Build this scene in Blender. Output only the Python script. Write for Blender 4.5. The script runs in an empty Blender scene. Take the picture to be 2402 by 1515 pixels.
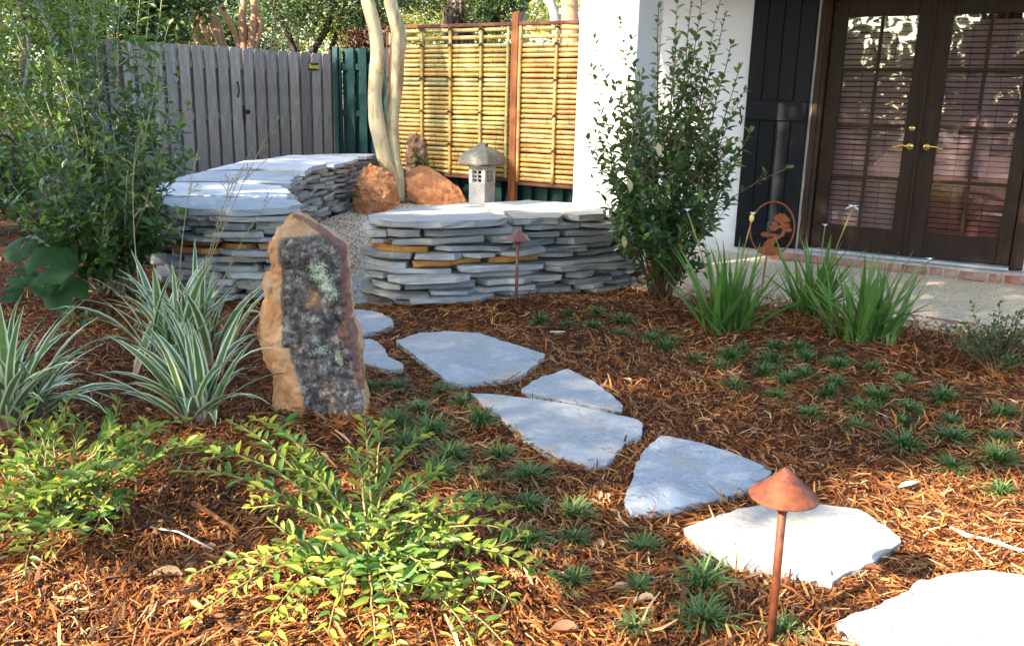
import bpy, bmesh, math, random
import numpy as np
from mathutils import Vector, Matrix, Quaternion

random.seed(7); RNG = np.random.default_rng(7)
R = math.radians
scene = bpy.context.scene
COL = scene.collection

# ------------------------------------------------------------------ camera
CAM_H = 1.30
PITCH, ROLL = R(13.9), R(1.37)
FPX, PW, PH = 2070.0, 2402.0, 1515.0            # focal length in pixels of the photograph, its size
FW = np.array([0, math.cos(PITCH), -math.sin(PITCH)])
_R0 = np.array([1.0, 0, 0]); _U0 = np.array([0, math.sin(PITCH), math.cos(PITCH)])
RT = math.cos(ROLL) * _R0 + math.sin(ROLL) * _U0
UP = -math.sin(ROLL) * _R0 + math.cos(ROLL) * _U0
CC = np.array([0, 0, CAM_H])
cam_data = bpy.data.cameras.new('camera'); cam = bpy.data.objects.new('camera', cam_data); COL.objects.link(cam)
cam_data.sensor_width = 36.0; cam_data.lens = 36.0 * FPX / PW; cam_data.clip_end = 400; cam_data.clip_start = 0.05
cam.matrix_world = Matrix(((RT[0], UP[0], -FW[0], 0), (RT[1], UP[1], -FW[1], 0), (RT[2], UP[2], -FW[2], CAM_H), (0, 0, 0, 1)))
scene.camera = cam

# ------------------------------------------------------------------ light
SUN_EL = R(31)
SUN_AZ = np.array([-0.80, -0.60])                # horizontal direction towards the sun: behind the camera, on its left
TO_SUN = np.array([SUN_AZ[0] * math.cos(SUN_EL), SUN_AZ[1] * math.cos(SUN_EL), math.sin(SUN_EL)])
world = bpy.data.worlds.new('World'); scene.world = world; world.use_nodes = True
wn = world.node_tree.nodes; wn.clear()
wo = wn.new('ShaderNodeOutputWorld'); wb = wn.new('ShaderNodeBackground'); ws = wn.new('ShaderNodeTexSky')
ws.sky_type = 'NISHITA'; ws.sun_disc = False; ws.sun_elevation = SUN_EL
ws.sun_rotation = math.atan2(SUN_AZ[0], SUN_AZ[1]); ws.dust_density = 2.0; ws.air_density = 1.0; ws.ozone_density = 1.0
wb.inputs['Strength'].default_value = 0.15
world.node_tree.links.new(ws.outputs[0], wb.inputs[0]); world.node_tree.links.new(wb.outputs[0], wo.inputs[0])
sl = bpy.data.lights.new('sun', 'SUN'); sun = bpy.data.objects.new('sun', sl); COL.objects.link(sun)
sl.energy = 4.0; sl.angle = R(0.6); sl.color = (1.0, 0.86, 0.68)
sun.rotation_euler = Vector(TO_SUN).to_track_quat('Z', 'Y').to_euler(); sun.location = (-8, -6, 12)
vs = scene.view_settings
vs.view_transform = 'Standard'; vs.look = 'None'; vs.gamma = 1.0; vs.use_curve_mapping = False; vs.exposure = 2.75

# ------------------------------------------------------------------ places: a sight line of the photograph met with a real surface
def ray(x, y): return FW + RT * (x - PW / 2) / FPX - UP * (y - PH / 2) / FPX
def gp(x, y, z=0.0):                              # ... with the level z
    d = ray(x, y); return CC + d * ((z - CAM_H) / d[2])
def dp(x, y, Y):                                  # ... with the plane Y metres ahead
    d = ray(x, y); return CC + d * (Y / d[1])
def pl(x, y, P, t):                               # ... with the upright plane through P along t
    n = np.array([t[1], -t[0], 0]); d = ray(x, y); return CC + d * (((np.array(P) - CC) @ n) / (d @ n))

# ------------------------------------------------------------------ object helpers
def tag(o, label=None, cat=None, group=None, kind=None):
    if label: o['label'] = label
    if cat: o['category'] = cat
    if group: o['group'] = group
    if kind: o['kind'] = kind
    return o
def thing(name, label, cat, loc=(0, 0, 0), group=None, rotz=0.0):
    o = bpy.data.objects.new(name, None); COL.objects.link(o); o.empty_display_size = 0.1
    o.location = loc; o.rotation_euler = (0, 0, rotz)
    return tag(o, label, cat, group)
def link(name, me, parent=None, mtx=None, color=None):
    o = bpy.data.objects.new(name, me); COL.objects.link(o)
    if parent is not None: o.parent = parent
    if mtx is not None: o.matrix_basis = mtx
    if color is not None: o.color = (*color, 1.0)
    return o
def mesh(name, verts, faces, mats, smooth=False, uv=None, midx=None):
    me = bpy.data.meshes.new(name)
    me.from_pydata([tuple(map(float, v)) for v in verts], [], [tuple(f) for f in faces])
    for m in (mats if isinstance(mats, (list, tuple)) else [mats]): me.materials.append(m)
    if uv is not None:
        l = me.uv_layers.new(name='UVMap')
        vi = np.empty(len(me.loops), dtype=np.int32); me.loops.foreach_get('vertex_index', vi)
        l.data.foreach_set('uv', np.asarray(uv, dtype=np.float32)[vi].ravel())
    if midx is not None: me.polygons.foreach_set('material_index', np.asarray(midx, dtype=np.int32))
    me.polygons.foreach_set('use_smooth', np.full(len(me.polygons), bool(smooth)))
    me.update(); return me
def mesh_np(name, V, Fq, mats, smooth=False, uv=None):      # V n x 3, Fq m x k (all faces k-gons)
    me = bpy.data.meshes.new(name); V = np.asarray(V, dtype=np.float32); Fq = np.asarray(Fq, dtype=np.int32)
    k = Fq.shape[1]
    me.vertices.add(len(V)); me.vertices.foreach_set('co', V.ravel())
    me.loops.add(Fq.size); me.loops.foreach_set('vertex_index', Fq.ravel())
    me.polygons.add(len(Fq)); me.polygons.foreach_set('loop_start', np.arange(0, Fq.size, k, dtype=np.int32))
    for m in (mats if isinstance(mats, (list, tuple)) else [mats]): me.materials.append(m)
    me.update(calc_edges=True)
    me.polygons.foreach_set('use_smooth', np.full(len(Fq), bool(smooth)))
    if uv is not None:
        l = me.uv_layers.new(name='UVMap'); l.data.foreach_set('uv', np.asarray(uv, dtype=np.float32)[Fq.ravel()].ravel())
    return me
class MB:                                         # collects simple shapes that make ONE part
    def __init__(s): s.v = []; s.f = []; s.mi = []; s.cur = 0
    def add(s, v, f):
        o = len(s.v); s.v += [tuple(p) for p in v]; s.f += [tuple(i + o for i in q) for q in f]; s.mi += [s.cur] * len(f); return s
    def box(s, c, size, rz=0.0, bev=0.0):
        hx, hy, hz = size[0] / 2, size[1] / 2, size[2] / 2; cr, sr = math.cos(rz), math.sin(rz)
        if bev <= 0:
            P = [(x, y, z) for z in (-hz, hz) for x, y in ((-hx, -hy), (hx, -hy), (hx, hy), (-hx, hy))]
            Fc = [(3, 2, 1, 0), (4, 5, 6, 7), (0, 1, 5, 4), (1, 2, 6, 5), (2, 3, 7, 6), (3, 0, 4, 7)]
        else:
            b = min(bev, hx * .9, hy * .9, hz * .9)
            def ring(z, i): return [(-hx + i, -hy + b, z), (-hx + b, -hy + i, z), (hx - b, -hy + i, z), (hx - i, -hy + b, z), (hx - i, hy - b, z), (hx - b, hy - i, z), (-hx + b, hy - i, z), (-hx + i, hy - b, z)]
            P = ring(-hz, b * .7) + ring(-hz + b, 0) + ring(hz - b, 0) + ring(hz, b * .7)
            Fc = [tuple(range(7, -1, -1)), tuple(range(24, 32))]
            for k in range(3):
                for i in range(8): j = (i + 1) % 8; Fc.append((k * 8 + i, k * 8 + j, k * 8 + 8 + j, k * 8 + 8 + i))
        return s.add([(c[0] + x * cr - y * sr, c[1] + x * sr + y * cr, c[2] + z) for x, y, z in P], Fc)
    def tube(s, pts, rad, n=8, cap=True):
        pts = [np.array(p, float) for p in pts]; rad = rad if hasattr(rad, '__len__') else [rad] * len(pts)
        V = []; prev = None
        for i, p in enumerate(pts):
            d = pts[min(i + 1, len(pts) - 1)] - pts[max(i - 1, 0)]; d = d / (np.linalg.norm(d) + 1e-9)
            if prev is None: a = np.cross(d, [0, 0, 1.0] if abs(d[2]) < .9 else [1.0, 0, 0])
            else: a = prev - d * (prev @ d)
            a = a / (np.linalg.norm(a) + 1e-9); prev = a; b = np.cross(d, a)
            for k in range(n):
                w = 2 * math.pi * k / n; V.append(p + (a * math.cos(w) + b * math.sin(w)) * rad[i])
        Fc = [(i * n + k, i * n + (k + 1) % n, (i + 1) * n + (k + 1) % n, (i + 1) * n + k) for i in range(len(pts) - 1) for k in range(n)]
        if cap: Fc += [tuple(range(n - 1, -1, -1)), tuple(range((len(pts) - 1) * n, len(pts) * n))]
        return s.add(V, Fc)
    def lathe(s, prof, n=24, c=(0, 0, 0)):        # prof: (radius, z)
        V = [(c[0] + r_ * math.cos(2 * math.pi * k / n), c[1] + r_ * math.sin(2 * math.pi * k / n), c[2] + z) for r_, z in prof for k in range(n)]
        Fc = [(i * n + k, i * n + (k + 1) % n, (i + 1) * n + (k + 1) % n, (i + 1) * n + k) for i in range(len(prof) - 1) for k in range(n)]
        return s.add(V, Fc)
    def prism(s, poly, z0, z1):
        n = len(poly)
        return s.add([(x, y, z0) for x, y in poly] + [(x, y, z1) for x, y in poly],
                     [tuple(range(n - 1, -1, -1)), tuple(range(n, 2 * n))] + [(i, (i + 1) % n, n + (i + 1) % n, n + i) for i in range(n)])
    def mesh(s, name, mats, smooth=False): return mesh(name, s.v, s.f, mats, smooth, midx=s.mi)
    def part(s, name, mats, parent=None, smooth=False, color=None, mtx=None): return link(name, s.mesh(name, mats, smooth), parent, mtx, color)

def vnoise(x, y, seed=0):                         # smooth value noise on arrays, about -1..1
    x = np.asarray(x, float); y = np.asarray(y, float)
    xi = np.floor(x).astype(np.int64); yi = np.floor(y).astype(np.int64); fx = x - xi; fy = y - yi
    fx = fx * fx * (3 - 2 * fx); fy = fy * fy * (3 - 2 * fy)
    def h(a, b):
        n = (a * 374761393 + b * 668265263 + seed * 1442695041) & 0xFFFFFFFF
        n = ((n ^ (n >> 13)) * 1274126177) & 0xFFFFFFFF
        return ((n ^ (n >> 16)) & 0xFFFF) / 32767.5 - 1
    return (h(xi, yi) * (1 - fx) + h(xi + 1, yi) * fx) * (1 - fy) + (h(xi, yi + 1) * (1 - fx) + h(xi + 1, yi + 1) * fx) * fy
def in_poly(X, Y, poly):
    X = np.asarray(X); Y = np.asarray(Y); c = np.zeros(X.shape, bool); n = len(poly)
    for i in range(n):
        x1, y1 = poly[i][:2]; x2, y2 = poly[(i + 1) % n][:2]
        if y1 == y2: continue
        c ^= ((y1 > Y) != (y2 > Y)) & (X < (x2 - x1) * (Y - y1) / (y2 - y1) + x1)
    return c

# ------------------------------------------------------------------ materials
class NT:
    def __init__(s, name):
        s.m = bpy.data.materials.new(name); s.m.use_nodes = True; s.t = s.m.node_tree; s.t.nodes.clear()
        s.out = s.t.nodes.new('ShaderNodeOutputMaterial')
    def n(s, typ, _p=None, **kw):
        nd = s.t.nodes.new('ShaderNode' + typ)
        for k, v in (_p or {}).items(): setattr(nd, k, v)
        for k, v in kw.items():
            key = int(k[1:]) if k[0] == '_' and k[1:].isdigit() else k.replace('_', ' ')
            s.set(nd.inputs[key], v)
        return nd
    def set(s, inp, v):
        if isinstance(v, bpy.types.NodeSocket): s.t.links.new(v, inp)
        elif isinstance(v, bpy.types.Node): s.t.links.new(v.outputs[0], inp)
        else:
            if isinstance(v, tuple) and len(v) == 3 and inp.type == 'RGBA': v = (*v, 1)
            inp.default_value = v
    def ramp(s, fac, stops, interp='LINEAR'):
        nd = s.t.nodes.new('ShaderNodeValToRGB'); cr = nd.color_ramp; cr.interpolation = interp
        while len(cr.elements) < len(stops): cr.elements.new(0.5)
        for e, (p, c) in zip(cr.elements, stops):
            e.position = p; e.color = (*c, 1) if hasattr(c, '__len__') else (c, c, c, 1)
        s.set(nd.inputs[0], fac); return nd.outputs[0]
    def math(s, op, a, b=0.0, clamp=False):
        nd = s.n('Math', {'operation': op, 'use_clamp': clamp}); s.set(nd.inputs[0], a); s.set(nd.inputs[1], b); return nd.outputs[0]
    def mix(s, fac, a, b, mode='MIX'):
        nd = s.t.nodes.new('ShaderNodeMix'); nd.data_type = 'RGBA'; nd.blend_type = mode
        s.set(nd.inputs[0], fac); s.set(nd.inputs[6], a); s.set(nd.inputs[7], b); return nd.outputs[2]
    def noise(s, scale, detail=4, rough=.55, vec=None, dist=0.0):
        kw = dict(Scale=scale, Detail=detail, Roughness=rough, Distortion=dist)
        if vec is not None: kw['Vector'] = vec
        return s.n('TexNoise', **kw).outputs[0]
    def coord(s, kind='Object', scale=None):
        c = s.n('TexCoord').outputs[kind]
        if scale: c = s.n('Mapping', Vector=c, Scale=scale).outputs[0]
        return c
    def bump(s, h, strength=.5, dist=.01): return s.n('Bump', Strength=strength, Distance=dist, Height=h).outputs[0]
    def rand(s):                                  # one number per leaf or piece, whether it is an object or an island of a mesh
        a = s.n('ObjectInfo').outputs['Random']; b = s.n('NewGeometry').outputs['Random Per Island']
        return s.math('FRACT', s.math('ADD', a, b))
    def bsdf(s, color, rough=.7, normal=None, **kw):
        p = s.n('BsdfPrincipled', Base_Color=color, Roughness=rough, **kw)
        if normal is not None: s.set(p.inputs['Normal'], normal)
        if not isinstance(rough, float) or rough >= .7: p.inputs['Specular IOR Level'].default_value = .2
        s.t.links.new(p.outputs[0], s.out.inputs[0]); return p
MAT = {}

def leaf_mat(name, cols, rough=.38, trans=.35, tcol=(.25, .42, .04), spec=.40):
    t = NT(name); r = t.rand()
    c = t.ramp(r, [(i / max(1, len(cols) - 1), q) for i, q in enumerate(cols)])
    n2 = t.noise(30, 2, vec=t.coord('Generated') if False else t.coord())
    c = t.mix(t.math('MULTIPLY', n2, .5), c, t.mix(.5, c, (.02, .05, .01)))
    geo = t.n('NewGeometry').outputs['Backfacing']
    c2 = t.mix(geo, c, t.mix(.45, c, (.20, .28, .10)))
    p = t.n('BsdfPrincipled', Base_Color=c2, Roughness=rough); p.inputs['Specular IOR Level'].default_value = spec
    tr = t.n('BsdfTranslucent', Color=t.mix(.5, c, tcol))
    ms = t.n('MixShader', _0=trans); t.t.links.new(p.outputs[0], ms.inputs[1]); t.t.links.new(tr.outputs[0], ms.inputs[2])
    t.t.links.new(ms.outputs[0], t.out.inputs[0]); MAT[name] = t.m; return t.m
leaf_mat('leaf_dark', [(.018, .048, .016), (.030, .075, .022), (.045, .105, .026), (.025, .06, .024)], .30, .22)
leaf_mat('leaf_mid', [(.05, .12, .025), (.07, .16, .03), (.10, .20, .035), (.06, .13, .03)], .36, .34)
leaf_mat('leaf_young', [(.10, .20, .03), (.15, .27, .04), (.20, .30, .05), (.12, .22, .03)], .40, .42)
leaf_mat('leaf_bronze', [(.06, .14, .03), (.11, .23, .04), (.20, .31, .05), (.30, .36, .06), (.09, .19, .045)], .36, .35)
leaf_mat('leaf_lime', [(.20, .30, .04), (.30, .38, .05), (.36, .38, .07), (.26, .33, .04)], .42, .45, (.5, .55, .05))
leaf_mat('leaf_pale_dry', [(.55, .48, .22), (.62, .55, .30), (.5, .4, .16)], .6, .2, (.5, .4, .1))
leaf_mat('leaf_mondo', [(.008, .042, .014), (.014, .062, .018), (.024, .085, .022), (.04, .12, .026)], .5, .18, spec=.2)
leaf_mat('leaf_iris', [(.06, .16, .035), (.085, .21, .04), (.11, .25, .05), (.15, .28, .06)], .45, .32, spec=.3)
leaf_mat('leaf_round', [(.012, .042, .014), (.018, .06, .018)], .5, .08)
leaf_mat('leaf_small_blue', [(.03, .06, .03), (.045, .085, .04), (.06, .10, .045)], .45, .2)
leaf_mat('wood_evergreen', [(.012, .026, .012), (.02, .042, .016), (.03, .055, .02), (.04, .065, .03)], .5, .2)
leaf_mat('wood_olive', [(.07, .10, .025), (.10, .14, .03), (.14, .17, .04), (.19, .2, .05)], .5, .35)
leaf_mat('wood_gold', [(.28, .27, .05), (.38, .34, .06), (.48, .40, .09), (.22, .25, .05)], .55, .45, (.6, .5, .08))  # sunlight painted into the leaf colour as yellow
leaf_mat('wood_teal', [(.03, .075, .045), (.05, .11, .065), (.08, .15, .09), (.04, .09, .04)], .5, .25)
leaf_mat('wood_red', [(.07, .012, .02), (.11, .02, .03), (.06, .015, .012)], .5, .3, (.3, .03, .04))

def simple(name, fn): t = NT(name); fn(t); MAT[name] = t.m; return t.m

def _mulchground(t):
    c = t.coord(); n = t.noise(26, 6, .7, c, 1.2); n2 = t.noise(3, 3, .5, c)
    col = t.ramp(n, [(.32, (.016, .006, .003)), (.48, (.060, .020, .008)), (.62, (.17, .055, .018)), (.78, (.32, .13, .05))])
    col = t.mix(t.math('MULTIPLY', n2, .45), col, (.05, .022, .012))
    t.bsdf(col, .95, t.bump(n, 1.0, .03))
simple('mulch_soil', _mulchground)
def _strip(t):
    r = t.rand(); c = t.coord(scale=(40, 40, 40))
    col = t.ramp(r, [(0, (.014, .005, .003)), (.14, (.055, .015, .006)), (.30, (.19, .050, .012)), (.48, (.38, .108, .020)), (.68, (.50, .175, .038)), (.86, (.60, .29, .09)), (1, (.75, .52, .27))])
    pn = t.noise(1.6, 3, .6, t.coord())
    col = t.mix(t.ramp(pn, [(.35, 0.0), (.62, .45)]), col, (.055, .022, .012))
    t.bsdf(t.mix(t.math('MULTIPLY', t.noise(1, 3, .6, c), .5), col, (.04, .016, .008)), .82)
simple('bark_strip', _strip)
def _barkpiece(t):
    col = t.ramp(t.rand(), [(0, (.10, .045, .022)), (.5, (.20, .09, .04)), (1, (.34, .2, .11))])
    n = t.noise(60, 4, .6, t.coord(scale=(1, 6, 1)))
    t.bsdf(t.mix(t.math('MULTIPLY', n, .8), col, (.03, .015, .01)), .85, t.bump(n, .6, .004))
simple('bark_piece', _barkpiece)
def _dryleaf(t):
    col = t.ramp(t.rand(), [(0, (.38, .18, .09)), (.35, (.46, .28, .14)), (.7, (.55, .40, .23)), (1, (.62, .5, .33))])
    t.bsdf(t.mix(t.math('MULTIPLY', t.noise(90, 3, .6, t.coord()), .5), col, (.2, .09, .04)), .75)
simple('dry_leaf', _dryleaf)
def _gravelbase(t):
    n = t.noise(70, 4, .7, t.coord()); t.bsdf(t.ramp(n, [(.3, (.14, .10, .07)), (.5, (.42, .35, .27)), (.7, (.62, .56, .47))]), .9, t.bump(n, 1, .01))
simple('gravel_base', _gravelbase)
def _chip(t):
    col = t.ramp(t.rand(), [(0, (.16, .09, .05)), (.2, (.36, .23, .14)), (.45, (.54, .41, .28)), (.75, (.62, .52, .40)), (1, (.74, .68, .58))]); t.bsdf(col, .75)
simple('gravel_chip', _chip)
def _pebble(t):
    col = t.ramp(t.rand(), [(0, (.30, .19, .10)), (.35, (.48, .34, .20)), (.7, (.60, .48, .33)), (1, (.70, .62, .50))])
    t.bsdf(t.mix(t.math('MULTIPLY', t.noise(40, 3, .6, t.coord()), .4), col, (.2, .13, .08)), .6)
simple('river_pebble', _pebble)
def _slate(t):
    oi = t.n('ObjectInfo'); base = oi.outputs['Color']; c = t.coord()
    n = t.noise(9, 6, .65, c); n2 = t.noise(55, 4, .65, c); n3 = t.noise(3.0, 3, .6, c)
    col = t.mix(t.ramp(n, [(.32, 0.0), (.68, .75)]), base, t.mix(.5, base, (.09, .095, .095)))
    col = t.mix(t.ramp(n3, [(.50, 0.0), (.72, .5)]), col, t.mix(.45, base, (.34, .31, .24)))
    col = t.mix(t.ramp(n2, [(.60, 0.0), (.78, .55)]), col, (.45, .46, .45))
    h = t.math('ADD', t.math('MULTIPLY', n, .7), t.math('MULTIPLY', n2, .35))
    t.bsdf(col, t.ramp(n2, [(.3, .6), (.7, .9)]), t.bump(h, .35, .008))
simple('slate', _slate)
def _slaterust(t):
    c = t.coord(); n = t.noise(7, 5, .65, c); n2 = t.noise(40, 4, .7, c)
    col = t.ramp(n, [(.30, (.26, .25, .22)), (.42, (.33, .19, .07)), (.55, (.42, .19, .045)), (.70, (.22, .10, .04)), (.82, (.42, .36, .27))])
    t.bsdf(t.mix(t.ramp(n2, [(.55, 0.0), (.75, .7)]), col, (.10, .05, .03)), .8, t.bump(n2, .6, .01))
simple('slate_rust', _slaterust)
def _flag(t):
    oi = t.n('ObjectInfo'); base = oi.outputs['Color']; c = t.coord()
    n = t.noise(5, 6, .6, c); n2 = t.noise(80, 3, .6, c); n3 = t.noise(14, 5, .7, c, .6); n4 = t.noise(3.2, 2, .5, t.n('Mapping', Vector=c, Location=(5, 2, 1)).outputs[0])
    col = t.mix(t.ramp(n, [(.35, 0.0), (.66, .8)]), base, t.mix(.55, base, (.13, .15, .18)))
    col = t.mix(t.ramp(n3, [(.50, 0.0), (.68, .6)]), col, (.60, .60, .585))
    col = t.mix(t.ramp(n2, [(.63, 0.0), (.68, .55)]), col, (.78, .78, .78))
    col = t.mix(t.ramp(n4, [(.54, 0.0), (.70, .6)]), col, (.44, .35, .22))
    cl = t.noise(5.5, 7, .62, t.n('Mapping', Vector=c, Location=(2, 7, 3)).outputs[0], .5); st = t.ramp(cl, [(.36, 0.0), (.40, .25), (.46, .25), (.485, .55), (.55, .55), (.575, .8), (.64, .8), (.665, 1.0)])
    col = t.mix(t.math('MULTIPLY', st, .75), col, t.mix(.55, base, (.14, .15, .165)))
    h = t.math('ADD', t.math('ADD', t.math('MULTIPLY', n3, .5), t.math('MULTIPLY', n2, .25)), st)
    t.bsdf(col, t.ramp(n3, [(.35, .5), (.65, .85)]), t.bump(h, .6, .012))
simple('flagstone', _flag)
def _stand(t):
    c = t.coord(); dk = t.n('Attribute', {'attribute_name': 'dark'}).outputs['Fac']; li = t.n('Attribute', {'attribute_name': 'lichen'}).outputs['Fac']
    rd = t.n('Attribute', {'attribute_name': 'red'}).outputs['Fac']
    n = t.noise(6, 6, .65, c); n2 = t.noise(26, 5, .7, c); n3 = t.noise(75, 4, .7, c); n4 = t.noise(14, 4, .65, t.n('Mapping', Vector=c, Location=(3, 1, 2)).outputs[0])
    tan = t.ramp(n, [(.30, (.42, .19, .08)), (.42, (.52, .28, .13)), (.55, (.54, .36, .20)), (.68, (.56, .46, .33))])
    tan = t.mix(t.math('MULTIPLY', n3, .35), tan, (.30, .13, .06))
    drk = t.ramp(n2, [(.30, (.020, .019, .018)), (.44, (.058, .053, .049)), (.55, (.14, .125, .115)), (.67, (.38, .355, .32))])
    m = t.math('ADD', dk, t.math('MULTIPLY', t.math('SUBTRACT', n2, .5), 1.1)); m = t.ramp(m, [(.30, 0.0), (.52, 1.0)])
    col = t.mix(m, tan, drk)
    rm = t.ramp(t.math('ADD', rd, t.math('MULTIPLY', t.math('SUBTRACT', n4, .5), 1.4)), [(.45, 0.0), (.75, .85)])
    col = t.mix(rm, col, t.ramp(n3, [(.3, (.12, .045, .035)), (.7, (.27, .13, .10))]))
    wm = t.ramp(t.math('MULTIPLY', t.noise(15, 6, .75, t.n('Mapping', Vector=c, Location=(9, 4, 1)).outputs[0]), dk), [(.39, 0.0), (.48, .6)]); col = t.mix(wm, col, (.42, .38, .34))
    lm = t.ramp(t.math('MULTIPLY', li, t.noise(125, 4, .7, c)), [(.375, 0.0), (.42, .95)])
    col = t.mix(lm, col, t.ramp(n2, [(.4, (.32, .40, .28)), (.6, (.55, .60, .46))]))
    h = t.math('ADD', t.math('ADD', t.math('MULTIPLY', n2, .9), t.math('MULTIPLY', n3, .4)), t.math('MULTIPLY', lm, .5))
    t.bsdf(col, .88, t.bump(h, .8, .015))
simple('standing_rock', _stand)
def rockmat(name, cols, bump=1.0):
    def f(t):
        c = t.coord(); n = t.noise(5, 7, .68, c); n2 = t.noise(28, 5, .7, c)
        col = t.ramp(n, [(.28 + .44 * i / (len(cols) - 1), q) for i, q in enumerate(cols)])
        col = t.mix(t.ramp(n2, [(.5, 0.0), (.75, .6)]), col, tuple(v * .45 for v in cols[0]))
        t.bsdf(col, .9, t.bump(t.math('ADD', n, t.math('MULTIPLY', n2, .5)), bump * .6, .025))
    simple(name, f)
rockmat('rock_orange', [(.24, .095, .045), (.42, .175, .075), (.50, .24, .11), (.34, .16, .085)])
rockmat('rock_brown', [(.10, .06, .045), (.20, .12, .085), (.30, .19, .13), (.33, .26, .20)])
def _granite(t):
    c = t.coord(); v = t.noise(130, 3, .8, c); n = t.noise(9, 4, .6, c)
    col = t.ramp(v, [(.34, (.07, .07, .07)), (.45, (.30, .30, .30)), (.56, (.52, .52, .51)), (.68, (.70, .70, .69))])
    t.bsdf(t.mix(t.ramp(n, [(.45, 0.0), (.7, .4)]), col, (.30, .27, .2)), .85, t.bump(v, .5, .006))
simple('granite', _granite)
def _granroof(t):
    c = t.coord(); v = t.noise(110, 3, .8, c); n = t.noise(10, 5, .6, c)
    col = t.ramp(v, [(.36, (.12, .12, .095)), (.5, (.34, .34, .285)), (.64, (.54, .54, .48))])
    t.bsdf(t.mix(t.ramp(n, [(.40, 0.0), (.65, .7)]), col, (.20, .19, .11)), .9, t.bump(t.math('ADD', v, t.math('MULTIPLY', n, 2.0)), 1.0, .03))
simple('granite_mossy', _granroof)
def metal(name, a, b, rough=.6, met=.3, scale=30):
    def f(t):
        c = t.coord(); n = t.noise(scale, 5, .7, c); n2 = t.noise(scale * 5, 3, .6, c)
        t.bsdf(t.mix(t.math('MULTIPLY', n2, .4), t.ramp(n, [(.35, a), (.65, b)]), tuple(v * .5 for v in a)), rough, t.bump(n2, .2, .002), Metallic=met)
    simple(name, f)
metal('rust_copper', (.045, .015, .010), (.24, .058, .013), .65, .2, 22)
metal('rust_brown', (.15, .055, .04), (.22, .085, .06), .6, .2)
metal('corten', (.28, .075, .028), (.40, .125, .045), .75, .1)
metal('black_iron', (.012, .012, .012), (.02, .02, .02), .5, .5)
metal('brass', (.75, .52, .16), (.85, .62, .22), .25, 1.0)
metal('sill_metal', (.42, .46, .50), (.55, .58, .62), .4, .4)
def _bamboo(t):
    oi = t.n('ObjectInfo'); base = oi.outputs['Color']; c = t.coord(scale=(1, 30, 30)); n = t.noise(3, 4, .6, c); n2 = t.noise(6, 3, .6, t.coord())
    col = t.mix(t.ramp(n, [(.4, 0.0), (.7, .45)]), base, t.mix(.5, base, (.30, .15, .05)))
    ring = t.n('Attribute', {'attribute_name': 'node'}).outputs['Fac']
    col = t.mix(t.math('MULTIPLY', ring, .85), col, (.09, .045, .014))
    col = t.mix(t.ramp(n2, [(.55, 0.0), (.75, .35)]), col, (.36, .34, .12))
    t.bsdf(col, .42, t.bump(n, .15, .003))
simple('bamboo', _bamboo)
def woodmat(name, a, b, rough=.8, sc=(14, 14, 1.2), bump=.5, usecol=False, knots=False):
    def f(t):
        c = t.coord(scale=sc); n = t.noise(2.2, 6, .68, c); n2 = t.noise(9, 4, .7, c); n3 = t.noise(2.5, 3, .6, t.coord())
        col = t.ramp(n, [(.3, a), (.7, b)])
        if usecol: col = t.mix(1.0, col, t.n('ObjectInfo').outputs['Color'], 'MULTIPLY')
        col = t.mix(t.ramp(n2, [(.52, 0.0), (.72, .55)]), col, tuple(v * .4 for v in a))
        col = t.mix(t.ramp(n3, [(.52, 0.0), (.75, .35)]), col, tuple(v * .6 for v in a))
        if knots:
            v = t.n('TexVoronoi', Vector=t.coord(scale=(5, 5, 2.6)), Scale=1.0).outputs['Distance']
            col = t.mix(t.ramp(v, [(.05, .8), (.13, 0.0)]), col, (.05, .04, .035))
        p = t.bsdf(col, rough, t.bump(t.math('ADD', n, n2), bump, .004)); p.inputs['Specular IOR Level'].default_value = .2
    simple(name, f)
woodmat('wood_grey', (.22, .195, .17), (.40, .36, .315), .85, usecol=True, knots=True)
woodmat('wood_post', (.20, .065, .025), (.38, .15, .06), .7)
woodmat('wood_rail', (.11, .045, .03), (.20, .09, .06), .75, (1.2, 14, 14))
woodmat('wood_door', (.014, .0075, .0045), (.034, .018, .010), .5, bump=.35)
woodmat('wood_moulding', (.026, .014, .008), (.060, .034, .019), .6, bump=.5)
woodmat('green_paint', (.007, .036, .036), (.011, .052, .050), .6, bump=.3)
woodmat('black_paint', (.003, .0045, .007), (.006, .008, .011), .45, bump=.45)
def _myrtle(t):
    c = t.coord(scale=(9, 9, 1.0)); n = t.noise(2.0, 6, .65, c); p = t.noise(3.2, 4, .6, t.coord(scale=(2.2, 2.2, .9)), .6); q = t.noise(40, 4, .7, t.coord())
    col = t.ramp(n, [(.32, (.20, .155, .075)), (.5, (.36, .29, .155)), (.68, (.46, .385, .225))])
    col = t.mix(t.ramp(p, [(.46, 0.0), (.50, .75)]), col, (.50, .44, .29)); col = t.mix(t.ramp(p, [(.34, .7), (.39, 0.0)]), col, (.19, .165, .075))
    t.bsdf(t.mix(t.ramp(q, [(.58, 0.0), (.75, .4)]), col, (.14, .11, .06)), .75, t.bump(t.math('ADD', n, p), .5, .012))
simple('bark_myrtle', _myrtle)
woodmat('bark_tan', (.24, .13, .07), (.38, .24, .14), .7, (8, 8, .9), .5)
woodmat('bark_grey', (.20, .17, .14), (.34, .30, .26), .8, (8, 8, .9), .6)
woodmat('bark_dark', (.035, .028, .022), (.08, .06, .045), .85, (10, 10, 1.2), .6)
woodmat('stem_pale', (.22, .20, .12), (.38, .35, .24), .7, (20, 20, 3), .3)
woodmat('stem_brown', (.13, .075, .04), (.24, .15, .08), .75, (20, 20, 3), .3)
woodmat('stem_olive', (.16, .15, .05), (.28, .25, .09), .7, (20, 20, 3), .2)
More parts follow.
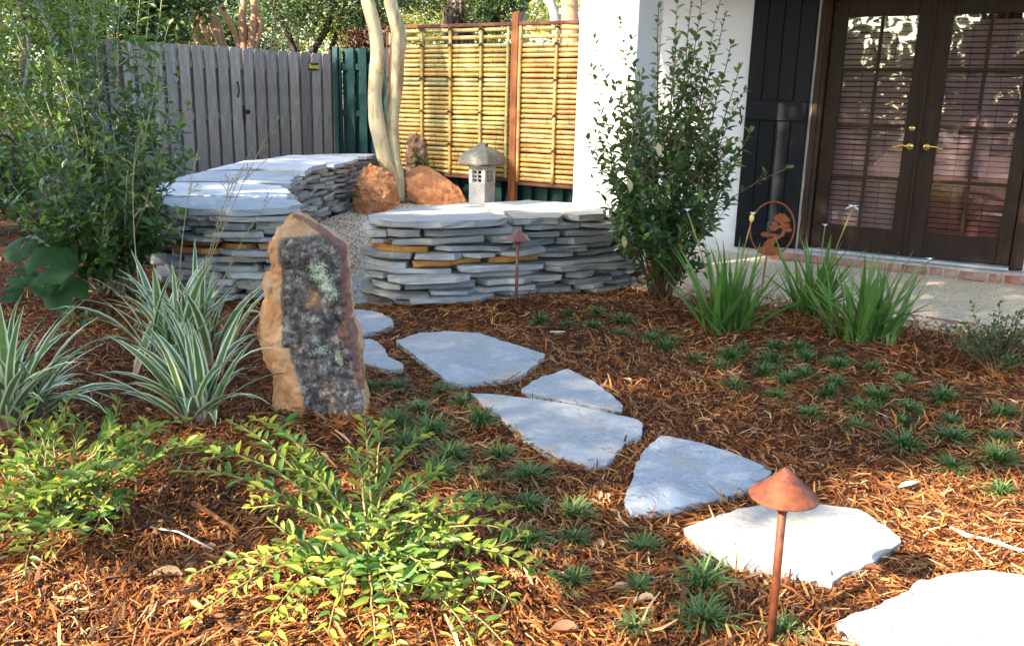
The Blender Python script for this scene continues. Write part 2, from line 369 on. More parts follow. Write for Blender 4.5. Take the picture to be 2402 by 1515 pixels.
def _pinebark(t):
    c = t.coord(scale=(9, 9, 1.6)); v = t.n('TexVoronoi', {'feature': 'DISTANCE_TO_EDGE'}, Vector=c, Scale=1.2).outputs['Distance']; n = t.noise(12, 5, .7, t.coord())
    col = t.mix(t.ramp(v, [(.02, 0.0), (.2, 1.0)]), (.035, .022, .02), t.ramp(n, [(.3, (.12, .075, .07)), (.7, (.24, .17, .155))]))
    t.bsdf(col, .9, t.bump(v, 1.0, .05))
simple('bark_pine', _pinebark)
def _stucco(t):
    c = t.coord(); n = t.noise(60, 4, .6, c); n2 = t.noise(2, 3, .5, c)
    sz = t.n('SeparateXYZ', Vector=c).outputs[2]; dirt = t.ramp(t.math('ADD', sz, t.math('MULTIPLY', t.noise(7, 5, .7, c), .25)), [(.08, .6), (.34, 0.0)])
    t.bsdf(t.mix(dirt, t.mix(t.math('MULTIPLY', n2, .2), (.78, .78, .77), (.60, .58, .54)), (.34, .28, .21)), .85, t.bump(n, .15, .004))
simple('white_stucco', _stucco)
def _aggr(t):
    c = t.coord(); v = t.n('TexVoronoi', Vector=c, Scale=70.0); n = t.noise(3, 3, .5, c)
    col = t.mix(.55, t.ramp(t.noise(90, 3, .7, c), [(.35, (.30, .235, .15)), (.5, (.56, .49, .36)), (.65, (.70, .64, .52))]), v.outputs['Color'], 'SOFT_LIGHT')
    t.bsdf(t.mix(t.math('MULTIPLY', n, .3), col, (.25, .21, .15)), .85, t.bump(v.outputs['Distance'], .5, .006))
simple('aggregate', _aggr)
def _brick(t):
    oi = t.n('ObjectInfo'); c = t.coord(); n = t.noise(22, 5, .7, c); n2 = t.noise(7, 4, .6, c)
    col = t.mix(t.math('MULTIPLY', n, .6), oi.outputs['Color'], (.14, .05, .035)); col = t.mix(t.ramp(n2, [(.50, 0.0), (.70, .65)]), col, (.40, .35, .31))
    t.bsdf(col, .9, t.bump(n, .6, .006))
simple('brick', _brick)
def _mortar(t):
    n = t.noise(50, 4, .7, t.coord()); t.bsdf(t.ramp(n, [(.3, (.28, .27, .26)), (.7, (.44, .43, .41))]), .95, t.bump(n, .5, .006))
simple('mortar', _mortar)
def plain(name, col, rough=.6, **kw): simple(name, lambda t: t.bsdf(t.mix(t.math('MULTIPLY', t.noise(20, 4, .6, t.coord()), .3), col, tuple(v * .65 for v in col)), rough, **kw))
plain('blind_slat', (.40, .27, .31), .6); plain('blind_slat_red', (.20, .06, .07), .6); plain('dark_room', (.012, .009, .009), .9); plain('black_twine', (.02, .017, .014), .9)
plain('sign_black', (.012, .012, .012), .4); plain('sign_yellow', (.85, .62, .05), .5); plain('petal_white', (.78, .75, .80), .5); plain('petal_yellow', (.75, .55, .12), .5)
plain('ceiling_paint', (.55, .56, .58), .8); plain('roof_shingle', (.09, .075, .07), .9); plain('twig_bleached', (.70, .64, .55), .8); plain('stake_orange', (.42, .13, .03), .8)
plain('flower_orange', (.75, .16, .04), .6); plain('moss_lichen', (.40, .52, .50), .9); plain('seed_head', (.34, .29, .16), .8)
def _glass(t):
    c = t.coord(); n = t.noise(2.2, 2, .5, t.n('Mapping', Vector=c, Scale=(1, 1, 1.6)).outputs[0], .4)
    b = t.bump(n, .10, .02)
    fr = t.n('Fresnel', IOR=1.5); t.set(fr.inputs['Normal'], b)
    g = t.n('BsdfGlossy', Color=(1, 1, 1), Roughness=.015); t.set(g.inputs['Normal'], b)
    tr = t.n('BsdfTransparent', Color=(.93, .92, .90)); ms = t.n('MixShader')
    t.t.links.new(t.math('MULTIPLY', fr.outputs[0], 1.9, True), ms.inputs[0]); t.t.links.new(tr.outputs[0], ms.inputs[1]); t.t.links.new(g.outputs[0], ms.inputs[2])
    t.t.links.new(ms.outputs[0], t.out.inputs[0])
simple('window_glass', _glass)
for _n in MAT['leaf_round'].node_tree.nodes:
    if _n.type == 'BSDF_PRINCIPLED': _n.inputs['Specular IOR Level'].default_value = .2
def _varieg(t):                                   # striped blade: pale margins, green middle, pink base
    uv = t.n('TexCoord').outputs['UV']; sp = t.n('SeparateXYZ', Vector=uv)
    u = t.math('ABSOLUTE', t.math('SUBTRACT', sp.outputs[0], .5)); r = t.rand()
    st = t.n('TexNoise', Vector=t.n('Mapping', Vector=uv, Scale=(9, .4, 1)).outputs[0], Scale=2.0, Detail=2.0).outputs[0]
    grn = t.mix(r, (.045, .13, .035), (.15, .25, .06)); grn = t.mix(t.ramp(st, [(.5, 0.0), (.7, .5)]), grn, (.30, .38, .22))
    col = t.mix(t.ramp(u, [(.27, 0.0), (.34, 1.0)]), grn, (.68, .71, .50))
    col = t.mix(t.ramp(sp.outputs[1], [(.04, .85), (.26, 0.0)]), col, (.50, .26, .22))
    p = t.n('BsdfPrincipled', Base_Color=col, Roughness=.40); tr = t.n('BsdfTranslucent', Color=col); ms = t.n('MixShader', _0=.25)
    t.t.links.new(p.outputs[0], ms.inputs[1]); t.t.links.new(tr.outputs[0], ms.inputs[2]); t.t.links.new(ms.outputs[0], t.out.inputs[0])
simple('leaf_striped', _varieg)

# ================================================================== LARGE STRUCTURE
# ------------------------------------------------------------------ plan of the place (metres; camera at the origin looking along +Y)
HA = R(31.0); HT = np.array([math.cos(HA), -math.sin(HA), 0.0]); HN = np.array([-math.sin(HA), -math.cos(HA), 0.0])
HO = np.array([2.67, 7.75, 0.0])                 # foot of the left door leaf on the house front
def hw(s, d, z): return HO + HT * s + HN * d + np.array([0, 0, z])   # along the front, out of the front, up
HROT = Matrix.Rotation(-HA, 4, 'Z')
RIGHT_WALL = [(-.95, 5.75), (-.75, 5.62), (-.4, 5.68), (0, 5.93), (.4, 6.17), (.75, 6.40), (.93, 6.55), (.84, 6.78), (.45, 7.03), (.2, 7.16), (-.2, 7.08), (-.6, 6.8), (-.9, 6.35), (-1.02, 6.0)]
LEFT_WALL = [(-1.47, 6.05), (-1.5, 5.85), (-1.65, 5.75), (-1.95, 5.72), (-2.25, 5.85), (-2.6, 6.4), (-2.9, 7.3), (-3.0, 8.6), (-2.95, 10.0), (-2.75, 11.0), (-2.45, 11.9), (-2.1, 12.15), (-1.86, 11.9), (-1.95, 11.3), (-2.1, 10.3), (-2.18, 9.5), (-2.15, 8.5), (-1.88, 7.3), (-1.62, 6.5)]
COURT = [(-1.02, 6.0), (-1.3, 6.02), (-1.5, 6.05), (-1.62, 6.5), (-1.88, 7.3), (-2.1, 8.5), (-2.15, 9.5), (-2.0, 10.5), (-1.9, 11.5), (-2.0, 12.6), (-1.1, 12.1), (0, 11.45), (.9, 10.9), (.9, 8.6), (.45, 7.0), (-.2, 7.05), (-.6, 6.8), (-.9, 6.3)]
FLAGS = [   # outlines of the stepping stones as seen, far to near, then tint
    ([(800, 724), (850, 726), (886, 731), (920, 746), (926, 762), (888, 776), (840, 784), (800, 780)], (.43, .44, .46)),
    ([(790, 800), (838, 796), (870, 794), (900, 812), (912, 837), (950, 854), (946, 866), (912, 868), (850, 850), (790, 845)], (.43, .44, .46)),
    ([(928, 798), (985, 780), (1060, 776), (1125, 781), (1200, 805), (1276, 828), (1278, 838), (1226, 878), (1195, 888), (1085, 899), (1050, 896), (1030, 878), (975, 835)], (.43, .445, .465)),
    ([(1220, 911), (1262, 886), (1330, 864), (1395, 895), (1450, 938), (1468, 958), (1420, 956), (1330, 940), (1245, 924)], (.41, .435, .47)),
    ([(1104, 921), (1180, 926), (1330, 945), (1420, 965), (1500, 984), (1512, 997), (1502, 1020), (1470, 1036), (1440, 1072), (1418, 1089), (1380, 1088), (1285, 1060), (1215, 1010)], (.45, .46, .47)),
    ([(1548, 1020), (1590, 1026), (1640, 1035), (1730, 1065), (1812, 1102), (1772, 1140), (1650, 1176), (1530, 1199), (1478, 1200), (1464, 1172), (1476, 1135), (1492, 1085), (1520, 1045)], (.395, .435, .485)),
    ([(1604, 1238), (1660, 1214), (1720, 1196), (1800, 1180), (1930, 1182), (2030, 1196), (2076, 1234), (2115, 1262), (2108, 1277), (2040, 1318), (1990, 1345), (1950, 1368), (1928, 1360), (1860, 1345), (1760, 1332), (1690, 1310), (1640, 1288)], (.46, .42, .36)),
    ([(1957, 1457), (2040, 1424), (2118, 1390), (2148, 1362), (2225, 1346), (2300, 1334), (2402, 1346), (2490, 1380), (2520, 1470), (2470, 1590), (2330, 1640), (2160, 1590), (2030, 1515)], (.44, .425, .40)),
]
FLAG_Z = 0.022
flag_polys = [[gp(x, y, FLAG_Z)[:2] for x, y in f[0]] for f in FLAGS]
THRESH = [gp(x, y, .012)[:2] for x, y in ((824, 655), (905, 640), (900, 668), (888, 704), (830, 712), (815, 690))]

def gz(x, y):                                     # height of the mulch bed
    x = np.asarray(x, float); y = np.asarray(y, float)
    h = .020 * vnoise(x * 1.3, y * 1.3, 3) + .012 * vnoise(x * 4, y * 4, 5)
    h = h + .045 * np.exp(-(((x - 1.7) / .8) ** 2 + ((y - 4.9) / .6) ** 2)) + .05 * np.exp(-(((x - .35) / .7) ** 2 + ((y - 5.75) / .3) ** 2))
    h = h + .03 * np.exp(-(((x - 2.0) / 1.2) ** 2 + ((y - 3.4) / .9) ** 2)) + .03 * np.exp(-(((x + .9) / .7) ** 2 + ((y - 1.9) / .5) ** 2))
    dip = np.zeros(np.broadcast(x, y).shape)
    for p in flag_polys:
        c = np.mean(p, axis=0); rr = np.max(np.linalg.norm(np.array(p) - c, axis=1)) * 1.05
        dip = np.maximum(dip, np.clip(1.6 - ((x - c[0]) ** 2 + (y - c[1]) ** 2) / rr ** 2 * 1.2, 0, 1))
    far = np.clip((np.hypot(x, y - 3.5) - 3.6) / 1.5, 0, 1)
    return h * (1 - dip) * (1 - far) - .006
def g(x, y): return float(gz(x, y))
def on(x, y, dz=0.0):                             # a sight line met with the mulch bed
    p = gp(x, y, 0.0)
    for _ in range(3): p = gp(x, y, g(p[0], p[1]))
    return np.array([p[0], p[1], p[2] + dz])

# ------------------------------------------------------------------ ground
def axis(lo, hi, a, b, fine, grow=1.25):
    v = list(np.arange(a, b + 1e-6, fine)); st = fine
    while v[-1] < hi: st *= grow; v.append(v[-1] + st)
    st = fine
    while v[0] > lo: st *= grow; v.insert(0, v[0] - st)
    return np.array(v)
gx = axis(-120, 120, -3.8, 3.8, .06); gy = axis(-120, 140, 1.0, 7.0, .06)
GX, GY = np.meshgrid(gx, gy); GZ = gz(GX, GY)
nx, ny = len(gx), len(gy); ii = np.arange(nx * ny).reshape(ny, nx)
ground = link('ground', mesh_np('ground', np.stack([GX, GY, GZ], -1).reshape(-1, 3), np.stack([ii[:-1, :-1], ii[:-1, 1:], ii[1:, 1:], ii[1:, :-1]], -1).reshape(-1, 4), MAT['mulch_soil'], True))
tag(ground, 'dark brown mulched garden soil running under everything', 'ground', kind='structure')
mb = MB(); mb.prism(COURT, -.02, .006); o = mb.part('gravel_court', MAT['gravel_base']); tag(o, 'pale gravel court floor between the slate walls and bamboo screen', 'gravel court', kind='structure')

# patio of exposed aggregate, brick edging, doorstep
mb = MB(); mb.prism([tuple(hw(s, d, 0)[:2]) for s, d in ((-1.95, 0), (-1.95, 1.25), (-1.0, 1.25), (-.95, 1.72), (.5, 1.72), (3.9, 1.92), (3.9, 0))], -.08, .016)
patio = mb.part('patio', MAT['aggregate']); tag(patio, 'exposed aggregate patio slab in front of the french doors', 'patio', kind='structure')
BR = [(.34, .10, .065), (.40, .13, .075), (.27, .085, .065), (.42, .20, .13), (.33, .15, .12)]
def brickmesh(l, h, w, seed):
    rr = random.Random(seed); m = MB(); m.box((0, 0, 0), (l, w, h), bev=.006)
    m.v = [(x + rr.uniform(-.003, .003), y + rr.uniform(-.003, .003), z + rr.uniform(-.002, .002)) for x, y, z in m.v]; return m.mesh('brick', MAT['brick'])
sm = [brickmesh(.195, .062, .10, i) for i in range(3)]; hm = [brickmesh(.092, .062, .10, 10 + i) for i in range(3)]
em = [brickmesh(.205, .05, .088, 20 + i) for i in range(3)]
def put(me, parent, s, d, z, col, dz=0.0):
    p = hw(s, d, z); return link('brick', me, parent, Matrix.Translation(p) @ Matrix.Rotation(-HA + dz, 4, 'Z'), col)
s = 1.0
k = 0
while s < 2.7:                                    # flat border bricks along the outer edge of the patio
    d0 = 1.72 + (s - .5) / 3.4 * .20 + .052
    c = random.choice(BR); c = tuple(v * .6 + w * .4 for v, w in zip(c, (.33, .25, .25)))
    put(em[k % 3], patio, s, d0, -.012 + random.uniform(-.002, .002), c, -.058 + random.uniform(-.01, .01)); s += .217; k += 1
mb = MB(); c = hw(.72, .085, 0); mb.box((c[0], c[1], .062), (2.2, .17, .094), -HA); mb.box((*hw(.72, .1725, 0)[:2], .05), (2.2, .007, .072), -HA)
step = mb.part('doorstep', MAT['mortar']); tag(step, 'brick and mortar doorstep below the french doors', 'doorstep', kind='structure')
s = -.34; k = 0
while s < 1.78:
    hd = (k % 5) in (1, 3, 4); me = (hm if hd else sm)[k % 3]; l = .092 if hd else .195
    put(me, step, s + l / 2, .143 + random.uniform(-.004, .004), .060 + random.uniform(-.003, .003), random.choice(BR), random.uniform(-.012, .012)); s += l + .018; k += 1

# river pebbles between mulch and patio: nobody could count them
def merged(tmpl_v, tmpl_f, mats, name, pos, scl, rot, smooth=False, uv=None):   # many copies of one small shape as one mesh
    tv = np.asarray(tmpl_v, np.float32); tf = np.asarray(tmpl_f, np.int32); N = len(pos)
    V = np.einsum('nij,nkj->nki', rot, tv[None] * scl[:, None, :]) + pos[:, None, :]
    Fq = (tf[None] + (np.arange(N) * len(tv))[:, None, None]).reshape(-1, tf.shape[1])
    return mesh_np(name, V.reshape(-1, 3), Fq, mats, smooth, None if uv is None else np.tile(np.asarray(uv, np.float32), (N, 1)))
def rots(N, tilt=math.pi, rng=RNG):
    az = rng.uniform(0, 2 * math.pi, N); tl = rng.uniform(-tilt, tilt, N); az2 = rng.uniform(0, 2 * math.pi, N)
    def Rz(a): c, s = np.cos(a), np.sin(a); z = np.zeros_like(a); o = np.ones_like(a); return np.stack([np.stack([c, -s, z], -1), np.stack([s, c, z], -1), np.stack([z, z, o], -1)], -2)
    def Rx(a): c, s = np.cos(a), np.sin(a); z = np.zeros_like(a); o = np.ones_like(a); return np.stack([np.stack([o, z, z], -1), np.stack([z, c, -s], -1), np.stack([z, s, c], -1)], -2)
    return Rz(az) @ Rx(tl) @ Rz(az2)
bmx = bmesh.new(); bmesh.ops.create_icosphere(bmx, subdivisions=1, radius=1)
ICO_V = np.array([v.co[:] for v in bmx.verts]); ICO_F = np.array([[v.index for v in f.verts] for f in bmx.faces]); bmx.free()
OCT_V = np.array([(1, 0, 0), (-1, 0, 0), (0, 1, 0), (0, -1, 0), (0, 0, 1), (0, 0, -1)], float) ; OCT_F = np.array([(0, 2, 4), (2, 1, 4), (1, 3, 4), (3, 0, 4), (2, 0, 5), (1, 2, 5), (3, 1, 5), (0, 3, 5)])
N = 1500; ps = RNG.uniform(-1.1, 3.4, N); ed = 1.72 + np.clip(ps - .5, 0, 9) / 3.4 * .20 + np.where(ps > .88, .115, .01)
pd = ed + RNG.beta(1.2, 1.5, N) * .34; P = HO[None, :2] + ps[:, None] * HT[None, :2] + pd[:, None] * HN[None, :2]
pz = gz(P[:, 0], P[:, 1]) + RNG.uniform(.004, .016, N)
sc = RNG.uniform(.014, .032, N)[:, None] * RNG.uniform(.65, 1.15, (N, 3)); sc[:, 2] *= .65
o = link('river_pebbles', merged(ICO_V, ICO_F, MAT['river_pebble'], 'river_pebbles', np.column_stack([P, pz]), sc, rots(N, .35), True))
tag(o, 'band of tan river pebbles between mulch and patio', 'pebbles', kind='stuff')
N = 26000; X = RNG.uniform(-2.4, 1.0, N * 3); Y = 6.0 + (12.6 - 6.0) * RNG.uniform(0, 1, N * 3) ** 1.25
k = in_poly(X, Y, COURT); X, Y = X[k][:N], Y[k][:N]; N = len(X)
sc = RNG.uniform(.006, .014, N)[:, None] * RNG.uniform(.7, 1.2, (N, 3))
o = link('gravel', merged(OCT_V, OCT_F, MAT['gravel_chip'], 'gravel', np.column_stack([X, Y, .007 + RNG.uniform(0, .007, N)]), sc, rots(N)))
tag(o, 'loose pale gravel chips on the court floor', 'gravel', kind='stuff')

# ------------------------------------------------------------------ house
house = thing('house', 'white stucco house front with porch pillar, black shutter and brown french doors', 'house', tuple(HO), rotz=-HA)
# from here the house's own axes: x along the front, -y out of the front (so d = -y), z up
def hb(m, s0, s1, d0, d1, z0, z1, bev=0.0): return m.box(((s0 + s1) / 2, -(d0 + d1) / 2, (z0 + z1) / 2), (s1 - s0, d1 - d0, z1 - z0), 0, bev)
m = MB(); hb(m, -1.95, -.152, -.25, 0, -.1, 2.62); hb(m, 1.60, 5.2, -.25, 0, -.1, 2.62); hb(m, -.152, 1.60, -.25, 0, 2.29, 2.62); hb(m, -1.95, -1.7, -6, -.25, -.1, 2.62); hb(m, -.152, 1.60, -.25, 0, -.1, .105)
m.part('wall', MAT['white_stucco'], house)
m = MB(); hb(m, -1.57, -1.085, 1.19, 1.68, -.1, 2.42, .012); m.part('pillar', MAT['white_stucco'], house)
m = MB(); hb(m, 3.6, 4.09, 1.19, 1.68, -.1, 2.42, .012); m.part('pillar', MAT['white_stucco'], house)
m = MB(); hb(m, -1.7, 4.25, 1.22, 1.65, 2.42, 2.62); m.part('beam', MAT['white_stucco'], house)
m = MB(); hb(m, -2.1, 5.3, -.3, 1.95, 2.62, 2.68); m.part('porch_ceiling', MAT['ceiling_paint'], house)
m = MB(); m.add([(-2.25, -2.1, 2.685), (5.4, -2.1, 2.685), (5.4, 3.0, 4.6), (-2.25, 3.0, 4.6), (-2.25, -2.1, 2.74), (5.4, -2.1, 2.74), (5.4, 3.0, 4.68), (-2.25, 3.0, 4.68)], [(3, 2, 1, 0), (4, 5, 6, 7), (0, 1, 5, 4), (1, 2, 6, 5), (2, 3, 7, 6), (3, 0, 4, 7)])
m.part('roof', MAT['roof_shingle'], house)
m = MB(); hb(m, -.15, 1.598, -.235, -.14, .11, 2.285); m.part('dark_interior', MAT['dark_room'], house)  # dark panel stands in for the unlit room behind the blinds
# frame round the doors
fr = MB(); hb(fr, -.150, -.062, -.06, .045, .125, 2.20, .008); hb(fr, 1.508, 1.597, -.06, .045, .125, 2.20, .008); hb(fr, -.150, 1.597, -.06, .045, 2.203, 2.287, .008)
hb(fr, -.118, -.098, .045, .058, .125, 2.20); hb(fr, 1.54, 1.56, .045, .058, .125, 2.20)
hb(fr, -.12, 1.567, .045, .058, 2.225, 2.245)
fr.part('door_frame', MAT['wood_moulding'], house)
m = MB(); hb(m, -.058, 1.504, -.09, .10, .112, .135, .004); m.part('threshold', MAT['sill_metal'], house)
GLASSZ = [(.349, .755), (.782, 1.188), (1.215, 1.634), (1.660, 2.064)]
for di, (a, b, p0, p1) in enumerate(((-.056, .716, .062, .604), (.732, 1.502, .858, 1.40))):
    d = MB(); D0, D1 = -.045, 0.0
    hb(d, a, p0, D0, D1, .142, 2.198, .004); hb(d, p1, b, D0, D1, .142, 2.198, .004)
    hb(d, p0, p1, D0, D1, .142, GLASSZ[0][0], .004); hb(d, p0, p1, D0, D1, GLASSZ[3][1], 2.198, .004)
    if di == 0: hb(d, b - .012, b + .020, .0015, .016, .15, 2.19, .004)
    door = d.part('door', MAT['wood_door'], house); tag(door, 'left leaf of the brown french doors, with deadbolt' if di == 0 else 'right leaf of the brown french doors')
    mid = (p0 + p1) / 2
    for q in range(3):
        mm = MB(); hb(mm, p0 + .001, p1 - .001, D0 + .008, D1 - .004, GLASSZ[q][1], GLASSZ[q + 1][0], .006); mm.part('muntin', MAT['wood_moulding'], door)
    for q in range(4):
        mm = MB(); hb(mm, mid - .013, mid + .013, D0 + .008, D1 - .005, GLASSZ[q][0], GLASSZ[q][1], .006); mm.part('muntin', MAT['wood_moulding'], door)
        for x0, x1 in ((p0, mid - .013), (mid + .013, p1)):
            gm = MB(); hb(gm, x0, x1, -.026, -.022, GLASSZ[q][0], GLASSZ[q][1]); gm.part('pane', MAT['window_glass'], door)
    hx = b - .055 if di == 0 else a + .055; sg = -1 if di == 0 else 1
    hm_ = MB(); hm_.v = []; ro = MB(); ro.lathe([(.0, .016), (.018, .015), (.028, .009), (.033, 0)], 20)
    ro.v = [(hx + x, -D1 - z - .0005, 1.04 + y) for x, y, z in ro.v]; ro.part('handle_rosette', MAT['brass'], door, True)
    lv = MB(); pts = [(hx, -.012, 1.04), (hx, -.045, 1.04), (hx + sg * .02, -.054, 1.041), (hx + sg * .055, -.055, 1.048), (hx + sg * .085, -.055, 1.043), (hx + sg * .108, -.055, 1.030), (hx + sg * .120, -.052, 1.034), (hx + sg * .118, -.05, 1.042)]
    lv.tube(pts, [.009, .009, .009, .008, .0075, .007, .0065, .005], 10); lv.part('lever_handle', MAT['brass'], door, True)
    if di == 0:
        db = MB(); db.lathe([(.0, .022), (.012, .021), (.020, .016), (.028, .008), (.031, 0)], 20); db.v = [(hx + x, -D1 - z - .0005, 1.185 + y) for x, y, z in db.v]; db.part('deadbolt', MAT['brass'], door, True)
    # blind behind each leaf
    bl = MB(); hb(bl, p0 - .02, p1 + .02, -.105, -.065, 2.07, 2.11); blind = bl.part('blind', MAT['blind_slat'], house)
    tag(blind, 'mauve slatted blind behind the left door leaf' if di == 0 else 'mauve and maroon slatted blind behind the right door leaf')
    sl_ = {}
    for nm in ('blind_slat', 'blind_slat_red'):
        q = MB(); w = p1 - p0 + .04; q.add([(-w / 2, .012, .0175), (w / 2, .012, .0175), (w / 2, -.010, -.0165), (-w / 2, -.010, -.0165), (-w / 2, .0145, .016), (w / 2, .0145, .016), (w / 2, -.0075, -.018), (-w / 2, -.0075, -.018)], [(3, 2, 1, 0), (4, 5, 6, 7), (0, 1, 5, 4), (1, 2, 6, 5), (2, 3, 7, 6), (3, 0, 4, 7)])
        sl_[nm] = q.mesh('slat', MAT[nm])
    z = .315
    while z < 2.05:
        red = di == 1 and z < .80
        link('slat', sl_['blind_slat_red' if red else 'blind_slat'], blind, Matrix.Translation((mid, .085, z)) @ Matrix.Rotation(random.uniform(-.05, .05), 4, 'X') @ Matrix.Rotation(random.uniform(-.002, .002), 4, 'Y')); z += .0435
    for q in (.28, .72):
        c = MB(); c.tube([(p0 + (p1 - p0) * q, .066, .3), (p0 + (p1 - p0) * q, .066, 2.08)], .0016, 4); c.part('cord', MAT['black_twine'], blind)
# plank shutter
shut = MB(); hb(shut, -.725, -.175, .012, .020, .09, 2.45); sh = shut.part('shutter', MAT['black_paint'], house); tag(sh, 'black plank shutter left of the doors')
for q in range(4):
    m = MB(); w = .55 / 4; hb(m, -.725 + q * w + .003, -.725 + (q + 1) * w - .003, .021, .040, .075, 2.47, .004); m.part('plank', MAT['black_paint'], sh)
for z0, z1 in ((.29, .345), (1.215, 1.385), (2.23, 2.40)) if False else ((.20, .325), (1.215, 1.385), (2.225, 2.38)):
    m = MB(); hb(m, -.712, -.188, .0405, .058, z0, z1, .005); m.part('batten', MAT['black_paint'], sh)
m = MB(); m.tube([(-.735, -.05, 1.30), (-.755, -.055, 1.34), (-.765, -.055, 1.30), (-.758, -.055, 1.25), (-.742, -.055, 1.21), (-.752, -.055, 1.17), (-.765, -.055, 1.19), (-.758, -.055, 1.205)], .007, 8); m.tube([(-.757, -.001, 1.24), (-.757, -.055, 1.24)], .006, 8)
m.part('shutter_dog', MAT['black_iron'], house, True)

# ------------------------------------------------------------------ bamboo screen on its red-brown timber frame
BP = np.array([-0.02, 11.49, 0.0])                # foot of the timber post
def bw(s, d, z): return BP + HT * s + HN * d + np.array([0, 0, z])
def bs(x, y): return float((pl(x, y, BP, HT) - BP) @ HT)
screen = thing('bamboo_screen', 'tall yellow bamboo privacy screen in a dark red timber frame behind the stone lantern', 'screen', tuple(BP), rotz=-HA)
def sb(m, s0, s1, d0, d1, z0, z1, bev=0.0): return m.box(((s0 + s1) / 2, -(d0 + d1) / 2, (z0 + z1) / 2), (s1 - s0, d1 - d0, z1 - z0), 0, bev)
m = MB(); sb(m, -.055, .045, -.03, .06, -.1, 2.40, .006); m.part('post', MAT['wood_post'], screen)
def cane_mesh(L, rad, seed, vertical=False):
    rr = random.Random(seed); pts, rads, nodes = [], [], []; x = -L / 2 + rr.uniform(.02, .2); st = [(-L / 2, 0)]
    while x < L / 2 - .05: st += [(x - .012, 0), (x - .004, 1), (x, 2), (x + .004, 1), (x + .012, 0)]; x += rr.uniform(.24, .36)
    st.append((L / 2, 0)); m = MB(); ph = rr.uniform(0, 6)
    P = [(a, .003 * math.sin(a * 2 + ph), .003 * math.cos(a * 1.7 + ph)) for a, _ in st]
    m.tube(P, [rad * (1 + (.10 if k == 1 else -.02 if k == 2 else 0)) for _, k in st], 10)
    me = m.mesh('bamboo_cane', MAT['bamboo'], True); at = me.attributes.new('node', 'FLOAT', 'POINT')
    at.data.foreach_set('value', np.repeat([1.0 if k == 2 else .5 if k == 1 else 0.0 for _, k in st], 10).astype(np.float32)); return me
def panel(s0, s1, ups, cols, top, bot, n, stiles, seed):
    cm = [cane_mesh(s1 - s0, .0262, seed + i) for i in range(6)]; rr = random.Random(seed)
    zs = [top, top - .095]; z = top - .195; pitch = (z - bot) / (n - 3); zs += [z - pitch * i for i in range(n - 2)]
    for i, z in enumerate(zs):
        c = rr.choice(cols); f = rr.uniform(.88, 1.12)
        link('bamboo_cane', rr.choice(cm), screen, Matrix.Translation(((s0 + s1) / 2, -.02 + rr.uniform(-.003, .003), z + rr.uniform(-.003, .003))) @ Matrix.Rotation(rr.choice((0, math.pi)), 4, 'Z') @ Matrix.Rotation(rr.uniform(0, 6), 4, 'X') @ Matrix.Rotation(rr.uniform(-.0018, .0018), 4, 'Y'), tuple(v * f for v in c))
    L = top - bot + .06; um = [cane_mesh(L, .021, seed + 50 + i) for i in range(3)]
    for s in list(ups) + list(stiles):
        c = rr.choice(cols); link('upright_cane', rr.choice(um), screen, Matrix.Translation((s, -.062, (top + bot) / 2)) @ Matrix.Rotation(math.pi / 2, 4, 'Y') @ Matrix.Rotation(rr.uniform(0, 6), 4, 'X'), c)
    for s in ups:
        for kz in (0, 2, 9, 16, 23):
            if kz < len(zs): link('twine_tie', tie_me, screen, Matrix.Translation((s, -.062, zs[kz] + .012)) @ Matrix.Rotation(rr.uniform(-.3, .3), 4, 'Y'))
t_ = MB()
for a in (-1, 1): t_.tube([(-.03 * a, .02, -.03), (-.024 * a, -.022, -.018), (0, -.028, 0), (.024 * a, -.022, .018), (.03 * a, .02, .03)], .0045, 5)
for a in (-1, 1): t_.tube([(0, -.028, 0), (.02 * a, -.036, -.004), (.045 * a, -.03, -.022 + .01 * a)], .0028, 4)
t_.tube([(-.012, -.026, -.004), (0, -.034, 0), (.012, -.026, .004)], .007, 6)
tie_me = t_.mesh('twine_tie', MAT['black_twine'])
YL = [tuple(v * .50 for v in q) for q in [(1.02, .72, .22), (.88, .70, .24), (.78, .69, .28), (1.12, .72, .19), (.92, .78, .30), (1.1, .65, .17)]]
OR = [tuple(v * .50 for v in q) for q in [(1.2, .66, .20), (1.28, .74, .25), (1.1, .58, .16), (1.2, .78, .28)]]
sL = bs(918, 75)
panel(sL, -.075, [bs(996, 75), bs(1063, 75), bs(1135, 75), bs(930, 75) - .06], YL, 2.205, .405, 30, [-.095], 100)
panel(.06, 1.02, [bs(1313, 75), .95], OR, 2.205, .375, 30, [.085], 200)
for s0, s1, z0, z1 in ((sL, -.057, 2.245, 2.285), (.047, 1.05, 2.245, 2.285), (sL, -.057, .335, .375), (.047, 1.05, .300, .342)):
    m = MB(); sb(m, s0, s1, -.035, .055, z0, z1, .005); m.part('rail', MAT['wood_rail'], screen)
for s0 in (sL - .05,):
    m = MB(); sb(m, s0, s0 + .045, -.035, .055, .30, 2.285, .005); m.part('stile', MAT['wood_rail'], screen)
m = MB(); sb(m, 1.052, 1.15, -.03, .06, -.1, 2.40, .006); m.part('post', MAT['wood_post'], screen)

